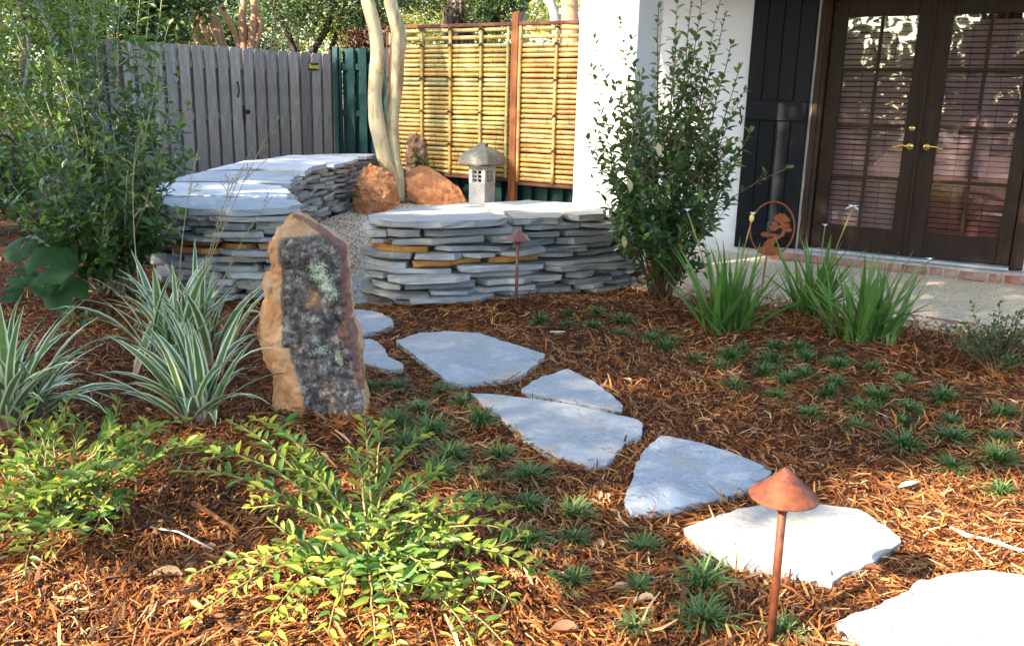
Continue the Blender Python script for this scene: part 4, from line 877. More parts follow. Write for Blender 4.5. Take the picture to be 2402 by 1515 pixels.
# ================================================================== PLANTS
def leaf_tmpl(w=.40, fold=.10, bend=.16, n=4, name='leaf', mat=None, tip=1.0):
    V, uv = [], []
    for i in range(n + 1):
        t = i / n; hw_ = w / 2 * math.sin(math.pi * min(1, t ** .85 * .97 + .03)) ** .8 if 0 < i < n else .012
        y = t; z = -bend * t * t
        V += [(-hw_, y, z + fold * hw_ / w * 2), (0, y, z), (hw_, y, z + fold * hw_ / w * 2)]
    Fc = []
    for i in range(n):
        a = i * 3; Fc += [(a, a + 1, a + 4, a + 3), (a + 1, a + 2, a + 5, a + 4)]
    return V, Fc
def frame(d, upv):                                # rotation whose Y points along d and whose Z leans towards upv
    y = Vector(d).normalized(); x = y.cross(Vector(upv))
    if x.length < 1e-4: x = y.cross(Vector((1, 0, 0)))
    x.normalize(); z = x.cross(y); return Matrix((x, y, z)).transposed()
TM = {}
def tm(key, mat, **kw):
    k = (key, mat)
    if k not in TM: V, Fc = leaf_tmpl(**kw); TM[k] = mesh('leaf', V, Fc, MAT[mat], True)
    return TM[k]
def lay_leaves(root, leaves, limit=300, name='leaf'):
    """leaves: (mesh, position, rotation 3x3, size); the largest in view become leaves of their own, the rest one part"""
    o = np.array(root.location); P = np.array([l[1] for l in leaves]); d = np.linalg.norm(P + o - CC, axis=1)
    order = np.argsort(d / np.array([l[3] for l in leaves])); groups = {}
    for r_, i in enumerate(order):
        me, p, ro, s = leaves[i]
        if r_ < limit: link(name, me, root, Matrix.Translation(Vector(p)) @ ro.to_4x4() @ Matrix.Scale(s, 4))
        else: groups.setdefault(me.materials[0].name, []).append((me, p, ro, s))
    cache = {}
    for mn_, ls in groups.items():
        V, Fc = [], []; off = 0
        for me, p, ro, s in ls:
            if me.name not in cache: cache[me.name] = (np.array([v.co[:] for v in me.vertices]), np.array([q.vertices[:] for q in me.polygons]))
            v, f = cache[me.name]; V.append(v @ np.array(ro).T * s + np.array(p)); Fc.append(f + off); off += len(v)
        ob = link('foliage', mesh_np('foliage', np.vstack(V), np.vstack(Fc), bpy.data.materials[mn_], True), root); ob['kind'] = 'stuff'
def bez(p0, p1, p2, n): t = np.linspace(0, 1, n)[:, None]; return (1 - t) ** 2 * np.array(p0) + 2 * t * (1 - t) * np.array(p1) + t * t * np.array(p2)

def shrub(name, label, cat, base, stems, leaf, stem_mat, seed, limit=300, twigs=None):
    """stems: list of point arrays (local); leaf(t, z, rr) -> (mesh, size) or None; leaves spiral up each stem"""
    rr = random.Random(seed); root = thing(name, label, cat, tuple(base)); m = MB(); L = []
    for st in stems:
        pts, r0, spacing, start = st['p'], st['r'], st['gap'], st['start']
        n = len(pts); m.tube(pts, [r0 * (1 - .8 * i / (n - 1)) + .0008 for i in range(n)], 5)
        seg = np.linalg.norm(np.diff(pts, axis=0), axis=1); cu = np.concatenate([[0], np.cumsum(seg)]); a = start * cu[-1] + rr.uniform(0, spacing); ph = rr.uniform(0, 6.28); k = 0
        while a < cu[-1]:
            p = np.array([np.interp(a, cu, pts[:, i]) for i in range(3)]); q = np.array([np.interp(min(a + .02, cu[-1]), cu, pts[:, i]) for i in range(3)]) - np.array([np.interp(max(a - .02, 0), cu, pts[:, i]) for i in range(3)])
            d = Vector(q).normalized(); t = a / cu[-1]
            if st.get('flat'):
                side = d.cross(Vector((0, 0, 1))); side = side.normalized() if side.length > .01 else Vector((1, 0, 0)); out = side * (1 if k % 2 else -1) + Vector((0, 0, rr.uniform(-.15, .55)))
            else:
                ang = ph + k * 2.4; e1 = d.orthogonal().normalized(); e2 = d.cross(e1); out = e1 * math.cos(ang) + e2 * math.sin(ang)
            ld = (out * st.get('spread', .9) + d * rr.uniform(.3, .9) + Vector((0, 0, st.get('lift', .1) + rr.uniform(-.25, .2)))).normalized()
            r_ = leaf(t, p[2], rr)
            if r_: me, sz = r_; L.append((me, p + np.array(ld) * .006, frame(ld, (d * .5 + Vector((rr.uniform(-.5, .5), rr.uniform(-.5, .5), .9)))), sz * rr.uniform(.6, 1.2)))
            a += spacing * rr.uniform(.7, 1.3); k += 1
        if st.get('tip', True):
            for q in range(2):
                r_ = leaf(1.0, pts[-1][2], rr); d = Vector(pts[-1] - pts[-2]).normalized()
                if r_: L.append((r_[0], pts[-1], frame((d + Vector((rr.uniform(-.5, .5), rr.uniform(-.5, .5), rr.uniform(-.2, .3)))).normalized(), (rr.uniform(-1, 1), rr.uniform(-1, 1), 1)), r_[1] * .8))
    m.part('stems', MAT[stem_mat], root)
    lay_leaves(root, L, limit); return root

# ------------------------------------------------------------------ the two tall shrubs
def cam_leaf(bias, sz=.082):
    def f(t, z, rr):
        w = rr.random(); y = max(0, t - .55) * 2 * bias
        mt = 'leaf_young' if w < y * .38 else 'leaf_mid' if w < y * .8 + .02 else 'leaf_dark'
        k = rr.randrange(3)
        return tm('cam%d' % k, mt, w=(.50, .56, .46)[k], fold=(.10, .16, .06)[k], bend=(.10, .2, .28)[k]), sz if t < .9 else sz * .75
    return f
def tall_stems(base, tips, sub, rr, r0, gap, start=.25, lift=.1, lo=3):
    out = []
    for (tx, ty, Yd) in tips:                     # each leading shoot runs from the foot to where its tip stands
        tip = dp(tx, ty, Yd) - base; mid = np.array([tip[0] * rr.uniform(.25, .62), tip[1] * rr.uniform(.3, .6), tip[2] * .42])
        p0 = np.array([rr.uniform(-.10, .10), rr.uniform(-.10, .10), -.03]); P = bez(p0, mid, tip, 14)
        P[2:-1] += np.array([[rr.uniform(-.007, .007), rr.uniform(-.007, .007), 0] for _ in range(len(P) - 3)])
        out.append(dict(p=P, r=r0 * rr.uniform(.7, 1.2), gap=gap, start=start, lift=lift))
        for _ in range(sub):                      # side shoots
            i = rr.randrange(lo, 11); d = P[i + 1] - P[i]; d /= np.linalg.norm(d); az = rr.uniform(0, 6.28); o_ = np.array([math.cos(az), math.sin(az), .5]); ln = rr.uniform(.16, .42) * (1.15 - i / 16)
            e = P[i] + (o_ * .62 + d * .7) * ln; c_ = P[i] + o_ * ln * .42
            out.append(dict(p=bez(P[i], c_, e, 7), r=r0 * .35, gap=gap * .82, start=.12, lift=lift))
    return out
rr = random.Random(11)
base = gp(268, 690); base[2] = g(base[0], base[1]); lb_ = base
tips = [(85, -40, 5.6), (110, 30, 5.9), (150, -60, 5.7), (160, 70, 5.5), (205, -90, 5.9), (215, -30, 5.6), (265, 10, 5.9), (285, -60, 5.5), (335, -70, 5.7), (350, 0, 5.9), (382, -30, 5.6), (395, 60, 5.4), (30, 60, 5.9), (8, 160, 5.6), (-30, 230, 5.8), (0, 120, 5.3),
        (418, 180, 5.5), (440, 250, 5.7), (60, 320, 5.2), (130, 300, 5.1), (240, 280, 5.0), (330, 300, 5.1), (390, 330, 5.2), (410, 420, 5.4), (20, 420, 5.2), (-40, 400, 5.8), (100, 420, 5.0), (200, 380, 4.95), (300, 400, 5.0), (350, 450, 5.1), (60, 500, 5.2), (150, 480, 5.0), (250, 470, 4.9), (180, 200, 6.3), (300, 220, 6.3), (70, 230, 6.4), (370, 200, 6.2), (420, 500, 5.3)]
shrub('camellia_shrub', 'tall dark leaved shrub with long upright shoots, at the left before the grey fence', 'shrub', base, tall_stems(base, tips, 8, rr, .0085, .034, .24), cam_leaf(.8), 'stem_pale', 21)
rr = random.Random(12)
base = gp(1548, 692); base[2] = g(base[0], base[1]); rb_ = base
tips = [(1395, 92, 6.0), (1388, 160, 5.9), (1455, 50, 6.1), (1480, 95, 5.8), (1545, 20, 6.0), (1590, -10, 5.8), (1625, -50, 6.0), (1650, -30, 5.9), (1690, 0, 6.0), (1700, 40, 5.8), (1715, 105, 6.1), (1735, 160, 5.9), (1745, 215, 5.7), (1400, 290, 5.7), (1390, 420, 5.7), (1440, 200, 5.6), (1500, 180, 5.5), (1580, 130, 5.5), (1640, 160, 5.5), (1680, 200, 5.5),
        (1420, 350, 5.5), (1470, 330, 5.4), (1530, 310, 5.35), (1600, 300, 5.35), (1660, 310, 5.4), (1710, 330, 5.5), (1440, 430, 5.45), (1500, 420, 5.3), (1570, 420, 5.25), (1640, 420, 5.3), (1700, 430, 5.4), (1460, 520, 5.45), (1530, 520, 5.3), (1600, 530, 5.3), (1670, 520, 5.4), (1455, 200, 6.4), (1560, 200, 6.5), (1660, 230, 6.4), (1760, 310, 5.8)]
st = tall_stems(base, tips, 8, rr, .008, .029, .50, lo=5)
P = bez(np.array([.15, -.05, .45]), dp(1725, 440, 5.75) - base, dp(1848, 395, 5.8) - base, 10); st.append(dict(p=P, r=.004, gap=.05, start=.3)); st.append(dict(p=bez(P[6], P[6] + np.array([.06, 0, .06]), dp(1790, 410, 5.8) - base, 6), r=.002, gap=.05, start=.3))
for x, y in ((1560, 640), (1620, 610), (1520, 660), (1650, 640), (1600, 660)):
    e = dp(x, y, 5.75) - base; st.append(dict(p=bez((0.02, 0, .1), (e[0] * .5, e[1] * .5, e[2] + .05), e, 7), r=.003, gap=.035, start=.4))
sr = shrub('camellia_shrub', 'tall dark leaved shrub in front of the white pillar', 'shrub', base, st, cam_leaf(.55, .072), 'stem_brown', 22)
for (x, y, Y) in ((1475, 420, 5.45), (1462, 552, 5.5), (1543, 335, 5.4)):
    p = dp(x, y, Y) - base; link('dry_leaf', tm('dry', 'leaf_pale_dry', w=.42, fold=.2, bend=.2), sr, Matrix.Translation(Vector(p)) @ frame((.2, -.1, -1), (0, -1, .2)).to_4x4() @ Matrix.Scale(.085, 4))

# ------------------------------------------------------------------ sunlit low shrubs in front
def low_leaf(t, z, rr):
    w = rr.random(); mt = 'leaf_dark' if t < .45 and w < .30 else 'leaf_lime' if (t > .70 and w < .8) or w < .12 else 'leaf_bronze' if w < .78 else 'leaf_mid'  # dark leaves low on the stems imitate shade inside the bush
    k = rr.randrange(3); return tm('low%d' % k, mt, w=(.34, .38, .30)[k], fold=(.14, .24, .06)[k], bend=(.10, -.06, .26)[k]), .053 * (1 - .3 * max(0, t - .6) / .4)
def low_shrub(label, base, tips, sub, seed, gap=.021):
    rr = random.Random(seed); st = []
    for (x, y, z) in tips:
        e = gp(x, y, z) - base; ln = np.linalg.norm(e[:2])
        c_ = np.array([e[0] * .42, e[1] * .42, max(z * 1.05, .13) + rr.uniform(.0, .07)]); p0 = np.array([rr.uniform(-.03, .03), rr.uniform(-.03, .03), -.02])
        P = bez(p0, c_, e, 12); P[2:-1] += np.array([[rr.uniform(-.004, .004) for _ in range(3)] for _ in range(9)]); st.append(dict(p=P, r=.0042, gap=gap, start=.20, flat=True, spread=.75, lift=.12))
        for _ in range(sub):
            i = rr.randrange(3, 10); d = P[i + 1] - P[i]; d /= np.linalg.norm(d); sd = np.array([-d[1], d[0], 0]) * rr.choice((-1, 1)); l2 = rr.uniform(.06, .16)
            e2 = P[i] + (d * .75 + sd * .6 + np.array([0, 0, rr.uniform(-.1, .45)])) * l2; st.append(dict(p=bez(P[i], P[i] + d * l2 * .5 + np.array([0, 0, .01]), e2, 6), r=.0018, gap=gap * .9, start=.1, flat=True, spread=.75, lift=.12))
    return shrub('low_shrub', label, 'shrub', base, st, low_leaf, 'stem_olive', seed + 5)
base = gp(860, 1325); base[2] = g(base[0], base[1]); fb_ = base
low_shrub('sunlit low shrub with arching yellow green branches, in front of the standing stone', base,
    [(540, 990, .26), (600, 985, .24), (650, 1010, .22), (690, 1060, .2), (418, 1105, .22), (500, 1060, .24), (590, 1190, .16), (455, 1345, .12), (560, 1345, .12), (450, 1455, .07), (640, 1440, .09), (635, 1505, .06), (855, 985, .32), (905, 985, .28), (960, 1050, .26), (1010, 1130, .22), (830, 1060, .28), (1210, 1190, .16), (1185, 1240, .14), (1090, 1190, .18), (1280, 1345, .08), (1240, 1330, .10), (1150, 1290, .14), (1195, 1405, .05), (1180, 1505, .03), (1100, 1490, .05), (930, 1520, .06), (880, 1500, .07), (770, 1480, .08), (720, 1120, .22), (1000, 1250, .2), (960, 1180, .24), (760, 1290, .2), (1040, 1380, .12), (940, 1420, .12), (800, 1400, .12)], 1, 31, .017)
base = gp(150, 1240); base[2] = g(base[0], base[1]); fl_ = base
low_shrub('sunlit low shrub with dense green leaves, at the left below the striped lilies', base,
    [(440, 985, .22), (385, 1010, .22), (545, 1048, .20), (470, 1060, .18), (340, 1060, .2), (5, 1020, .26), (-40, 1060, .2), (40, 1100, .2), (-60, 1150, .15), (205, 1010, .26), (130, 1020, .26), (60, 1330, .06), (-30, 1290, .08), (120, 1290, .1), (290, 1190, .1), (260, 1230, .08), (60, 1200, .16), (200, 1120, .24), (270, 1060, .24), (300, 1120, .2), (90, 1060, .25), (160, 1160, .22), (20, 1170, .18), (230, 1170, .16)], 3, 37, .020)
# the dark little shrub at the right edge, with two flowering tips
rr = random.Random(44); base = gp(2335, 885); base[2] = g(base[0], base[1]); st = []
for k in range(75):
    a = rr.uniform(0, 6.28); q = rr.uniform(.05, 1) ** .6; h = rr.uniform(.13, .31) * (1.15 - .4 * q); e = np.array([math.cos(a) * .24 * q, math.sin(a) * .2 * q, h]); st.append(dict(p=bez((rr.uniform(-.03, .03), rr.uniform(-.03, .03), -.01), (e[0] * .5, e[1] * .5, h * .7), e, 8), r=.003, gap=.012, start=.3))
for x, y in ((2278, 712), (2345, 712), (2215, 770), (2400, 730), (2430, 715), (2420, 760)):
    e = dp(x, y, float(base[1])) - base; st.append(dict(p=bez((0, 0, 0), (e[0] * .6, 0, e[2] * .5), e, 9), r=.0025, gap=.011, start=.3))
shrub('dwarf_shrub', 'small dark blue green shrub with upright tips, at the right edge by the pebbles', 'shrub', base, st, lambda t, z, rr: (tm('sm%d' % rr.randrange(2), 'leaf_small_blue', w=.5, fold=.1, bend=.1), .029), 'stem_brown', 45)

# ------------------------------------------------------------------ strap leaved plants
def blade(rr, az, lean, L, wd, curl, n=8, twist=.6, base=(0, 0, 0), taper=1.0, fold=.25):
    p = np.array(base, float); th = lean; V, uv, Fc = [], [], []; tw = rr.uniform(-twist, twist); az_ = az
    for i in range(n + 1):
        t = i / n; d = np.array([math.cos(az_) * math.sin(th), math.sin(az_) * math.sin(th), math.cos(th)]); side = np.array([-math.sin(az_), math.cos(az_), 0]); nrm = np.cross(side, d); a = tw * t
        s_ = side * math.cos(a) + nrm * math.sin(a); nn = -side * math.sin(a) + nrm * math.cos(a)
        w_ = wd / 2 * (min(1, .55 + t * 2.0) * (1 - max(0, (t - .45) / .55) ** 1.6) + .02)
        V += [p - s_ * w_ - nn * w_ * fold, p + nn * w_ * fold * 0, p + s_ * w_ - nn * w_ * fold]; uv += [(0, t), (.5, t), (1, t)]
        p = p + d * (L / n); th += curl / n * (.3 + 1.4 * t); az_ += rr.uniform(-.05, .05)
    for i in range(n): a = i * 3; Fc += [(a, a + 1, a + 4, a + 3), (a + 1, a + 2, a + 5, a + 4)]
    return V, Fc, uv
def strap_plant(name, label, cat, base, blades, mat, seed, group=None, part='leaf'):
    rr = random.Random(seed); root = thing(name, label, cat, tuple(base), group)
    for b_ in blades(rr):
        V, Fc, uv = blade(rr, *b_[:5], base=b_[5], fold=b_[6] if len(b_) > 6 else .25)
        link(part, mesh(part, V, Fc, MAT[mat], True, uv), root)
    return root
def lily(n, R_, Lr, spread=1.0, bias=None, cluster=.07):
    def f(rr):
        out = []
        for k in range(n):
            az = rr.uniform(0, 6.28) if bias is None or rr.random() < .5 else rr.gauss(bias, .7); q = rr.random(); b_ = (rr.gauss(0, cluster), rr.gauss(0, cluster), -.01)
            out.append((az, .08 + q * .75 * spread, rr.uniform(*Lr) * (1 - .15 * q), rr.uniform(.030, .052), rr.uniform(.4, 1.3) + q * 1.1 * rr.random(), b_, .3))
        return out
    return f
p = on(470, 985); strap_plant('striped_lily', 'green and cream striped lily with a pink base, front clump left of the standing stone', 'plant', p, lily(46, 0, (.34, .58), 1.0, 2.6, .035), 'leaf_striped', 61, 'striped flax lilies')
p = on(430, 850); q = on(520, 830); lil2 = strap_plant('striped_lily', 'large green and cream striped lily clump with tall dry flower stalks', 'plant', p, lily(84, 0, (.42, .68), .95, None, .10), 'leaf_striped', 62, 'striped flax lilies')
p = on(28, 995); strap_plant('striped_lily', 'green and cream striped lily at the left picture edge above the low shrub', 'plant', p, lily(50, 0, (.40, .66), 1.15, -.1, .05), 'leaf_striped', 63, 'striped flax lilies')
# dry flower stalks of the big clump
def stalk(parent, base_w, a, b_, tip, rad, seed, n=10, heads=True, mat='seed_head', name='flower_stalk'):
    rr = random.Random(seed); m = MB(); P = bez(a, b_, tip, n); m.tube(P, [rad * (1 - .6 * i / (n - 1)) for i in range(n)], 5)
    if heads:
        for k in range(7):
            i = rr.randrange(4, n - 1); d = P[i + 1] - P[i]; d /= np.linalg.norm(d); s_ = np.array([rr.uniform(-1, 1), rr.uniform(-.5, .5), rr.uniform(-.1, .6)]); e = P[i] + (d * .5 + s_ * .6) * rr.uniform(.05, .16); m.tube(bez(P[i], P[i] + d * .03, e, 5), [rad * .4] * 5, 4)
            for q in range(4): c_ = e + np.array([rr.uniform(-.02, .02), rr.uniform(-.02, .02), rr.uniform(-.015, .02)]); m.tube([e, c_], rad * .3, 3); m.lathe([(0, -.003), (.0035, 0), (0, .004)], 5, tuple(c_))
    m.part(name, MAT[mat], parent)
lo = np.array(lil2.location)
for k, (x0, y0, x1, y1, Y) in enumerate(((430, 800, 655, 270, 4.35), (440, 810, 600, 330, 4.3), (470, 800, 640, 460, 4.2), (330, 700, 320, 330, 4.5), (520, 820, 700, 560, 4.2), (415, 780, 470, 330, 4.5), (450, 800, 560, 400, 4.25))):
    a = dp(x0, y0, Y) - lo; e = dp(x1, y1, Y) - lo; stalk(lil2, lo, a, (a * .45 + e * .55) + np.array([-.05, 0, .06]), e, .0032, 70 + k)
# iris clumps
def iris(n, Lr, cl):
    def f(rr):
        out = []
        for k in range(n):
            az = rr.uniform(0, 6.28); q = rr.random() ** 1.3; out.append((az, .04 + q * .92, rr.uniform(*Lr), rr.uniform(.019, .031), rr.uniform(.05, .55) + (.9 if rr.random() < .07 else 0), (rr.gauss(0, cl) + math.cos(az) * .03, rr.gauss(0, cl * .8), -.01), .35))
        return out
    return f
IRL = ['bright green iris clump with strap leaves, left of the other two before the patio', 'bright green iris clump with one white flower, rear of the three before the doors', 'bright green iris clump with strap leaves, right one of the three nearest the pebbles']
ir = []
for k, (x, y, n, Lr, cl) in enumerate(((1700, 783, 84, (.28, .62), .045), (1905, 738, 66, (.30, .60), .05), (2030, 800, 98, (.26, .58), .065))):
    p = on(x, y); r_ = strap_plant('iris_clump', IRL[k], 'plant', p, iris(n, Lr, cl), 'leaf_iris', 80 + k, 'iris clumps'); ir.append((r_, p))
def flower(parent, o, px, Y, kind, seed):
    rr = random.Random(seed); e = dp(*px, Y) - o; m = MB(); P = bez((rr.uniform(-.03, .03), 0, .0), (e[0] * .5, 0, e[2] * .55), e, 10); m.tube(P, .0032, 5); m.tube([P[-3], P[-2]], .005, 5); m.part('flower_stalk', MAT['stem_olive'], parent)
    V0, F0 = leaf_tmpl(.62, .15, .35); pm = mesh('petal', V0, F0, MAT['petal_white'], True); s_ = .045 if kind == 'open' else .026
    for q in range(6 if kind == 'open' else 4):
        a = q * 6.28 / 6; up_ = (.15 if q % 2 else .7) if kind == 'open' else 1.4
        link('petal', pm, parent, Matrix.Translation(Vector(e)) @ frame((math.cos(a), math.sin(a), up_), (0, 0, 1)).to_4x4() @ Matrix.Scale(s_, 4))
    if kind == 'bud': bd = MB(); bd.lathe([(0, -.03), (.012, -.018), (.015, 0), (.008, .014), (0, .018)], 10, tuple(e + np.array([-.006, -.004, -.012]))); bd.part('bud', MAT['petal_yellow'], parent, True)
flower(ir[1][0], ir[1][1], (2000, 488), float(ir[1][1][1]), 'open', 1); flower(ir[1][0], ir[1][1], (1935, 532), float(ir[1][1][1]), 'small', 2)
flower(ir[0][0], ir[0][1], (1766, 505), float(ir[0][1][1]), 'bud', 3); flower(ir[0][0], ir[0][1], (1612, 497), float(ir[0][1][1]) + .1, 'small', 4); flower(ir[2][0], ir[2][1], (2180, 612), float(ir[2][1][1]), 'small', 5)
# round leaved plant under the left shrub
rl = thing('leopard_plant', 'leopard plant with glossy round dark leaves under the left tall shrub', 'plant', tuple(on(140, 715)))
def round_leaf(seed):
    rr = random.Random(seed); V = [(0, 0, -.015)]; n = 22
    for k in range(n):
        a = -math.pi / 2 + .18 + (2 * math.pi - .36) * k / (n - 1); r_ = .5 * (1 + .06 * math.sin(k * 2.1)); V += [(r_ * .55 * math.cos(a), r_ * .55 * math.sin(a), .03 + .028 * (k % 2)), (r_ * math.cos(a), r_ * math.sin(a), -.0 + .03 * math.sin(k * 1.3))]
    Fc = [(0, 1 + 2 * k, 3 + 2 * k) for k in range(n - 1)] + [(1 + 2 * k, 2 + 2 * k, 4 + 2 * k, 3 + 2 * k) for k in range(n - 1)]
    return mesh('leaf', V, Fc, MAT['leaf_round'], True)
ro_ = np.array(rl.location); rms = [round_leaf(i) for i in range(3)]; m = MB()
for k, (x, y, Y, s_, nx_, ny_) in enumerate(((122, 620, 5.2, .30, .1, -.7), (155, 690, 5.25, .27, .05, -.7), (45, 588, 5.4, .20, -.1, -.75), (52, 650, 5.25, .17, .1, -.7), (100, 672, 5.2, .14, .2, -.9), (160, 560, 5.7, .2, .2, -.4), (350, 565, 5.9, .18, .2, -.4), (30, 690, 5.3, .14, .1, -.6), (215, 640, 5.5, .16, .4, -.5))):
    p = dp(x, y, Y) - ro_; n_v = Vector((nx_, ny_, .75)).normalized(); m.tube(bez((p[0] * .25, p[1] * .25, -.02), (p[0] * .7, p[1] * .6, p[2] * .7), p, 7), .004, 5)
    link('leaf', rms[k % 3], rl, Matrix.Translation(Vector(p)) @ frame(n_v.orthogonal(), n_v).to_4x4() @ Matrix.Rotation(k * 1.7, 4, 'Z') @ Matrix.Scale(s_, 4))
m.part('stems', MAT['stem_olive'], rl)
# a small seedling, and the green sprays by the grey boulder
rr = random.Random(91); p = on(200, 770); st = [dict(p=bez((0, 0, 0), (math.cos(a) * .05, math.sin(a) * .05, .08), (math.cos(a) * .13, math.sin(a) * .10, .07), 6), r=.002, gap=.02, start=.3) for a in np.linspace(0, 6, 8)]
shrub('seedling', 'tiny leafy seedling in the mulch below the round leaved plant', 'plant', p, st, lambda t, z, rr: (tm('sd', 'leaf_dark', w=.42, fold=.1, bend=.2), .05), 'stem_brown', 92)
rr = random.Random(93); p = np.array([-1.08, 11.95, 0]); st = []
for k in range(16):
    e = dp(rr.uniform(965, 1020), rr.uniform(350, 400), 11.95) - p; st.append(dict(p=bez((rr.uniform(-.1, .1), 0, 0), (e[0] * .7, e[1] * .5, e[2] * .8), e, 8), r=.003, gap=.02, start=.35))
shrub('leafy_herb', 'thin green leafy herb growing beside the grey brown boulder at the bamboo', 'plant', p, st, lambda t, z, rr: (tm('hb', 'leaf_mid', w=.3, fold=.1, bend=.25), .06), 'stem_olive', 94)

# ------------------------------------------------------------------ mondo grass tufts
TUFTS = [(1265, 762), (1332, 740), (1330, 770), (1402, 737), (1390, 774), (1460, 764), (1463, 790), (1525, 802), (1547, 788), (1575, 806), (1562, 827), (1628, 852), (1710, 850), (1690, 870), (1742, 828), (1818, 822), (1875, 826), (1888, 848), (1960, 837), (1964, 866), (2045, 872), (1810, 856), (1790, 882), (1846, 902), (1890, 890), (1720, 916), (1820, 940), (1957, 906), (1940, 932), (2060, 942), (2120, 902), (2210, 942), (2020, 966), (2130, 966), (1900, 980), (2010, 1012), (2118, 1002), (2230, 994), (2350, 982), (2118, 1054), (2232, 1037), (2345, 1037), (2232, 1104), (2340, 1088), (2345, 1164),
         (870, 922), (935, 912), (1040, 926), (980, 970), (1085, 954), (925, 1003), (1010, 1020), (1128, 997), (955, 1057), (1058, 1073), (1170, 1077), (1030, 1124), (1130, 1124), (1240, 1127), (1125, 1185), (1240, 1198), (1347, 1214), (1235, 1285), (1345, 1278), (1507, 1293), (1345, 1376), (1497, 1390), (1650, 1378), (1487, 1478), (1650, 1468), (1845, 1490)]
def tuft_mesh(seed):
    rr = random.Random(seed); V, Fc = [], []
    for k in range(120):
        q = rr.random(); b_ = blade(rr, rr.uniform(0, 6.28), .15 + q * 1.05, rr.uniform(.085, .14), rr.uniform(.0058, .0086), rr.uniform(1.3, 2.9), 4, .5, (rr.gauss(0, .010), rr.gauss(0, .010), -.004)); o_ = len(V); V += [tuple(v) for v in b_[0]]; Fc += [tuple(i + o_ for i in f) for f in b_[1]]
    return mesh('mondo_grass', V, Fc, MAT['leaf_mondo'], True)
tms = [tuft_mesh(600 + i) for i in range(7)]
LMK = [('near path light', lx[:2]), ('far path light', fb[:2]), ('standing stone', bs_[:2]), ('sunlit cream stepping stone', np.mean(flag_polys[6], axis=0)), ('fan shaped blue stepping stone', np.mean(flag_polys[5], axis=0)), ('long pointed stepping stone', np.mean(flag_polys[4], axis=0)),
       ('large five-sided stepping stone', np.mean(flag_polys[2], axis=0)), ('left iris clump', ir[0][1][:2]), ('right iris clump', ir[2][1][:2]), ('dwarf shrub at the right edge', gp(2335, 885)[:2]), ('tall shrub at the pillar', rb_[:2]), ('sunlit low shrub', fb_[:2]), ('triangular stepping stone', np.mean(flag_polys[3], axis=0))]
ORD = ['closest', 'second closest', 'third closest', 'fourth closest', 'fifth closest', 'sixth closest', 'seventh closest', 'eighth closest', 'ninth closest', 'tenth closest', 'eleventh closest', 'twelfth closest', 'thirteenth closest', 'fourteenth closest', 'fifteenth closest']
rr = random.Random(5); tp = [on(x, y) for x, y in TUFTS]; ranks = []
for nm, q in LMK: dd = [np.hypot(*(p[:2] - q)) for p in tp]; ranks.append(list(np.argsort(np.argsort(dd))))
used = set()
for k, p in enumerate(tp):
    sc_ = rr.uniform(.66, 1.06); o = link('mondo_grass', tms[k % 7], None, Matrix.Translation(Vector((p[0], p[1], p[2] - .004))) @ Matrix.Rotation(rr.uniform(0, 6.28), 4, 'Z') @ Matrix.Rotation(rr.uniform(-.15, .15), 4, 'X') @ Matrix.Diagonal((sc_ * rr.uniform(.9, 1.15), sc_ * rr.uniform(.9, 1.1), sc_ * rr.uniform(.8, 1.1), 1)))
    opts = sorted((ranks[i][k], i) for i in range(len(LMK)) if (ranks[i][k], i) not in used); r_, i = opts[0]; used.add((r_, i))
    tag(o, 'dark green mondo grass tuft %s to the %s' % (ORD[min(r_, 14)], LMK[i][0]), 'grass tuft', 'mondo grass tufts planted in the mulch')

# ------------------------------------------------------------------ fallen leaves, sticks and bark on the mulch
def fallen(px, py, size, oak, label, seed, mat='dry_leaf', name='fallen_leaf', cat='fallen leaf', dz=.014):
    rr = random.Random(seed); p = on(px, py)
    if oak:
        out = []; n = 26
        for i in range(n):
            a = 2 * math.pi * i / n; r_ = .32 + .16 * math.cos(5 * a) * (1 if i % 2 else .8); out.append((r_ * math.sin(a) * .75, .5 + .5 * -math.cos(a) * (.9 + .1 * math.cos(5 * a)) + .0, 0))
        V = [(x, y, .10 * x * x * 4 + .07 * math.sin(y * 5) + .05 * rr.uniform(-1, 1)) for x, y, z in out] + [(0, .5, -.02)]; Fc = [(i, (i + 1) % n, n) for i in range(n)]
    else: V, Fc = leaf_tmpl(.48, rr.uniform(.1, .35), rr.uniform(-.35, .35), 5)
    link_ = link(name, mesh(name, V, Fc, MAT[mat], not oak), None, Matrix.Translation(Vector((p[0], p[1], p[2] + dz))) @ Matrix.Rotation(rr.uniform(0, 6.28), 4, 'Z') @ Matrix.Rotation(rr.uniform(-.4, .4), 4, 'X') @ Matrix.Rotation(rr.uniform(-.4, .4), 4, 'Y') @ Matrix.Scale(size * 1.25, 4))
    tag(link_, label, cat, 'dry leaves fallen on the mulch')
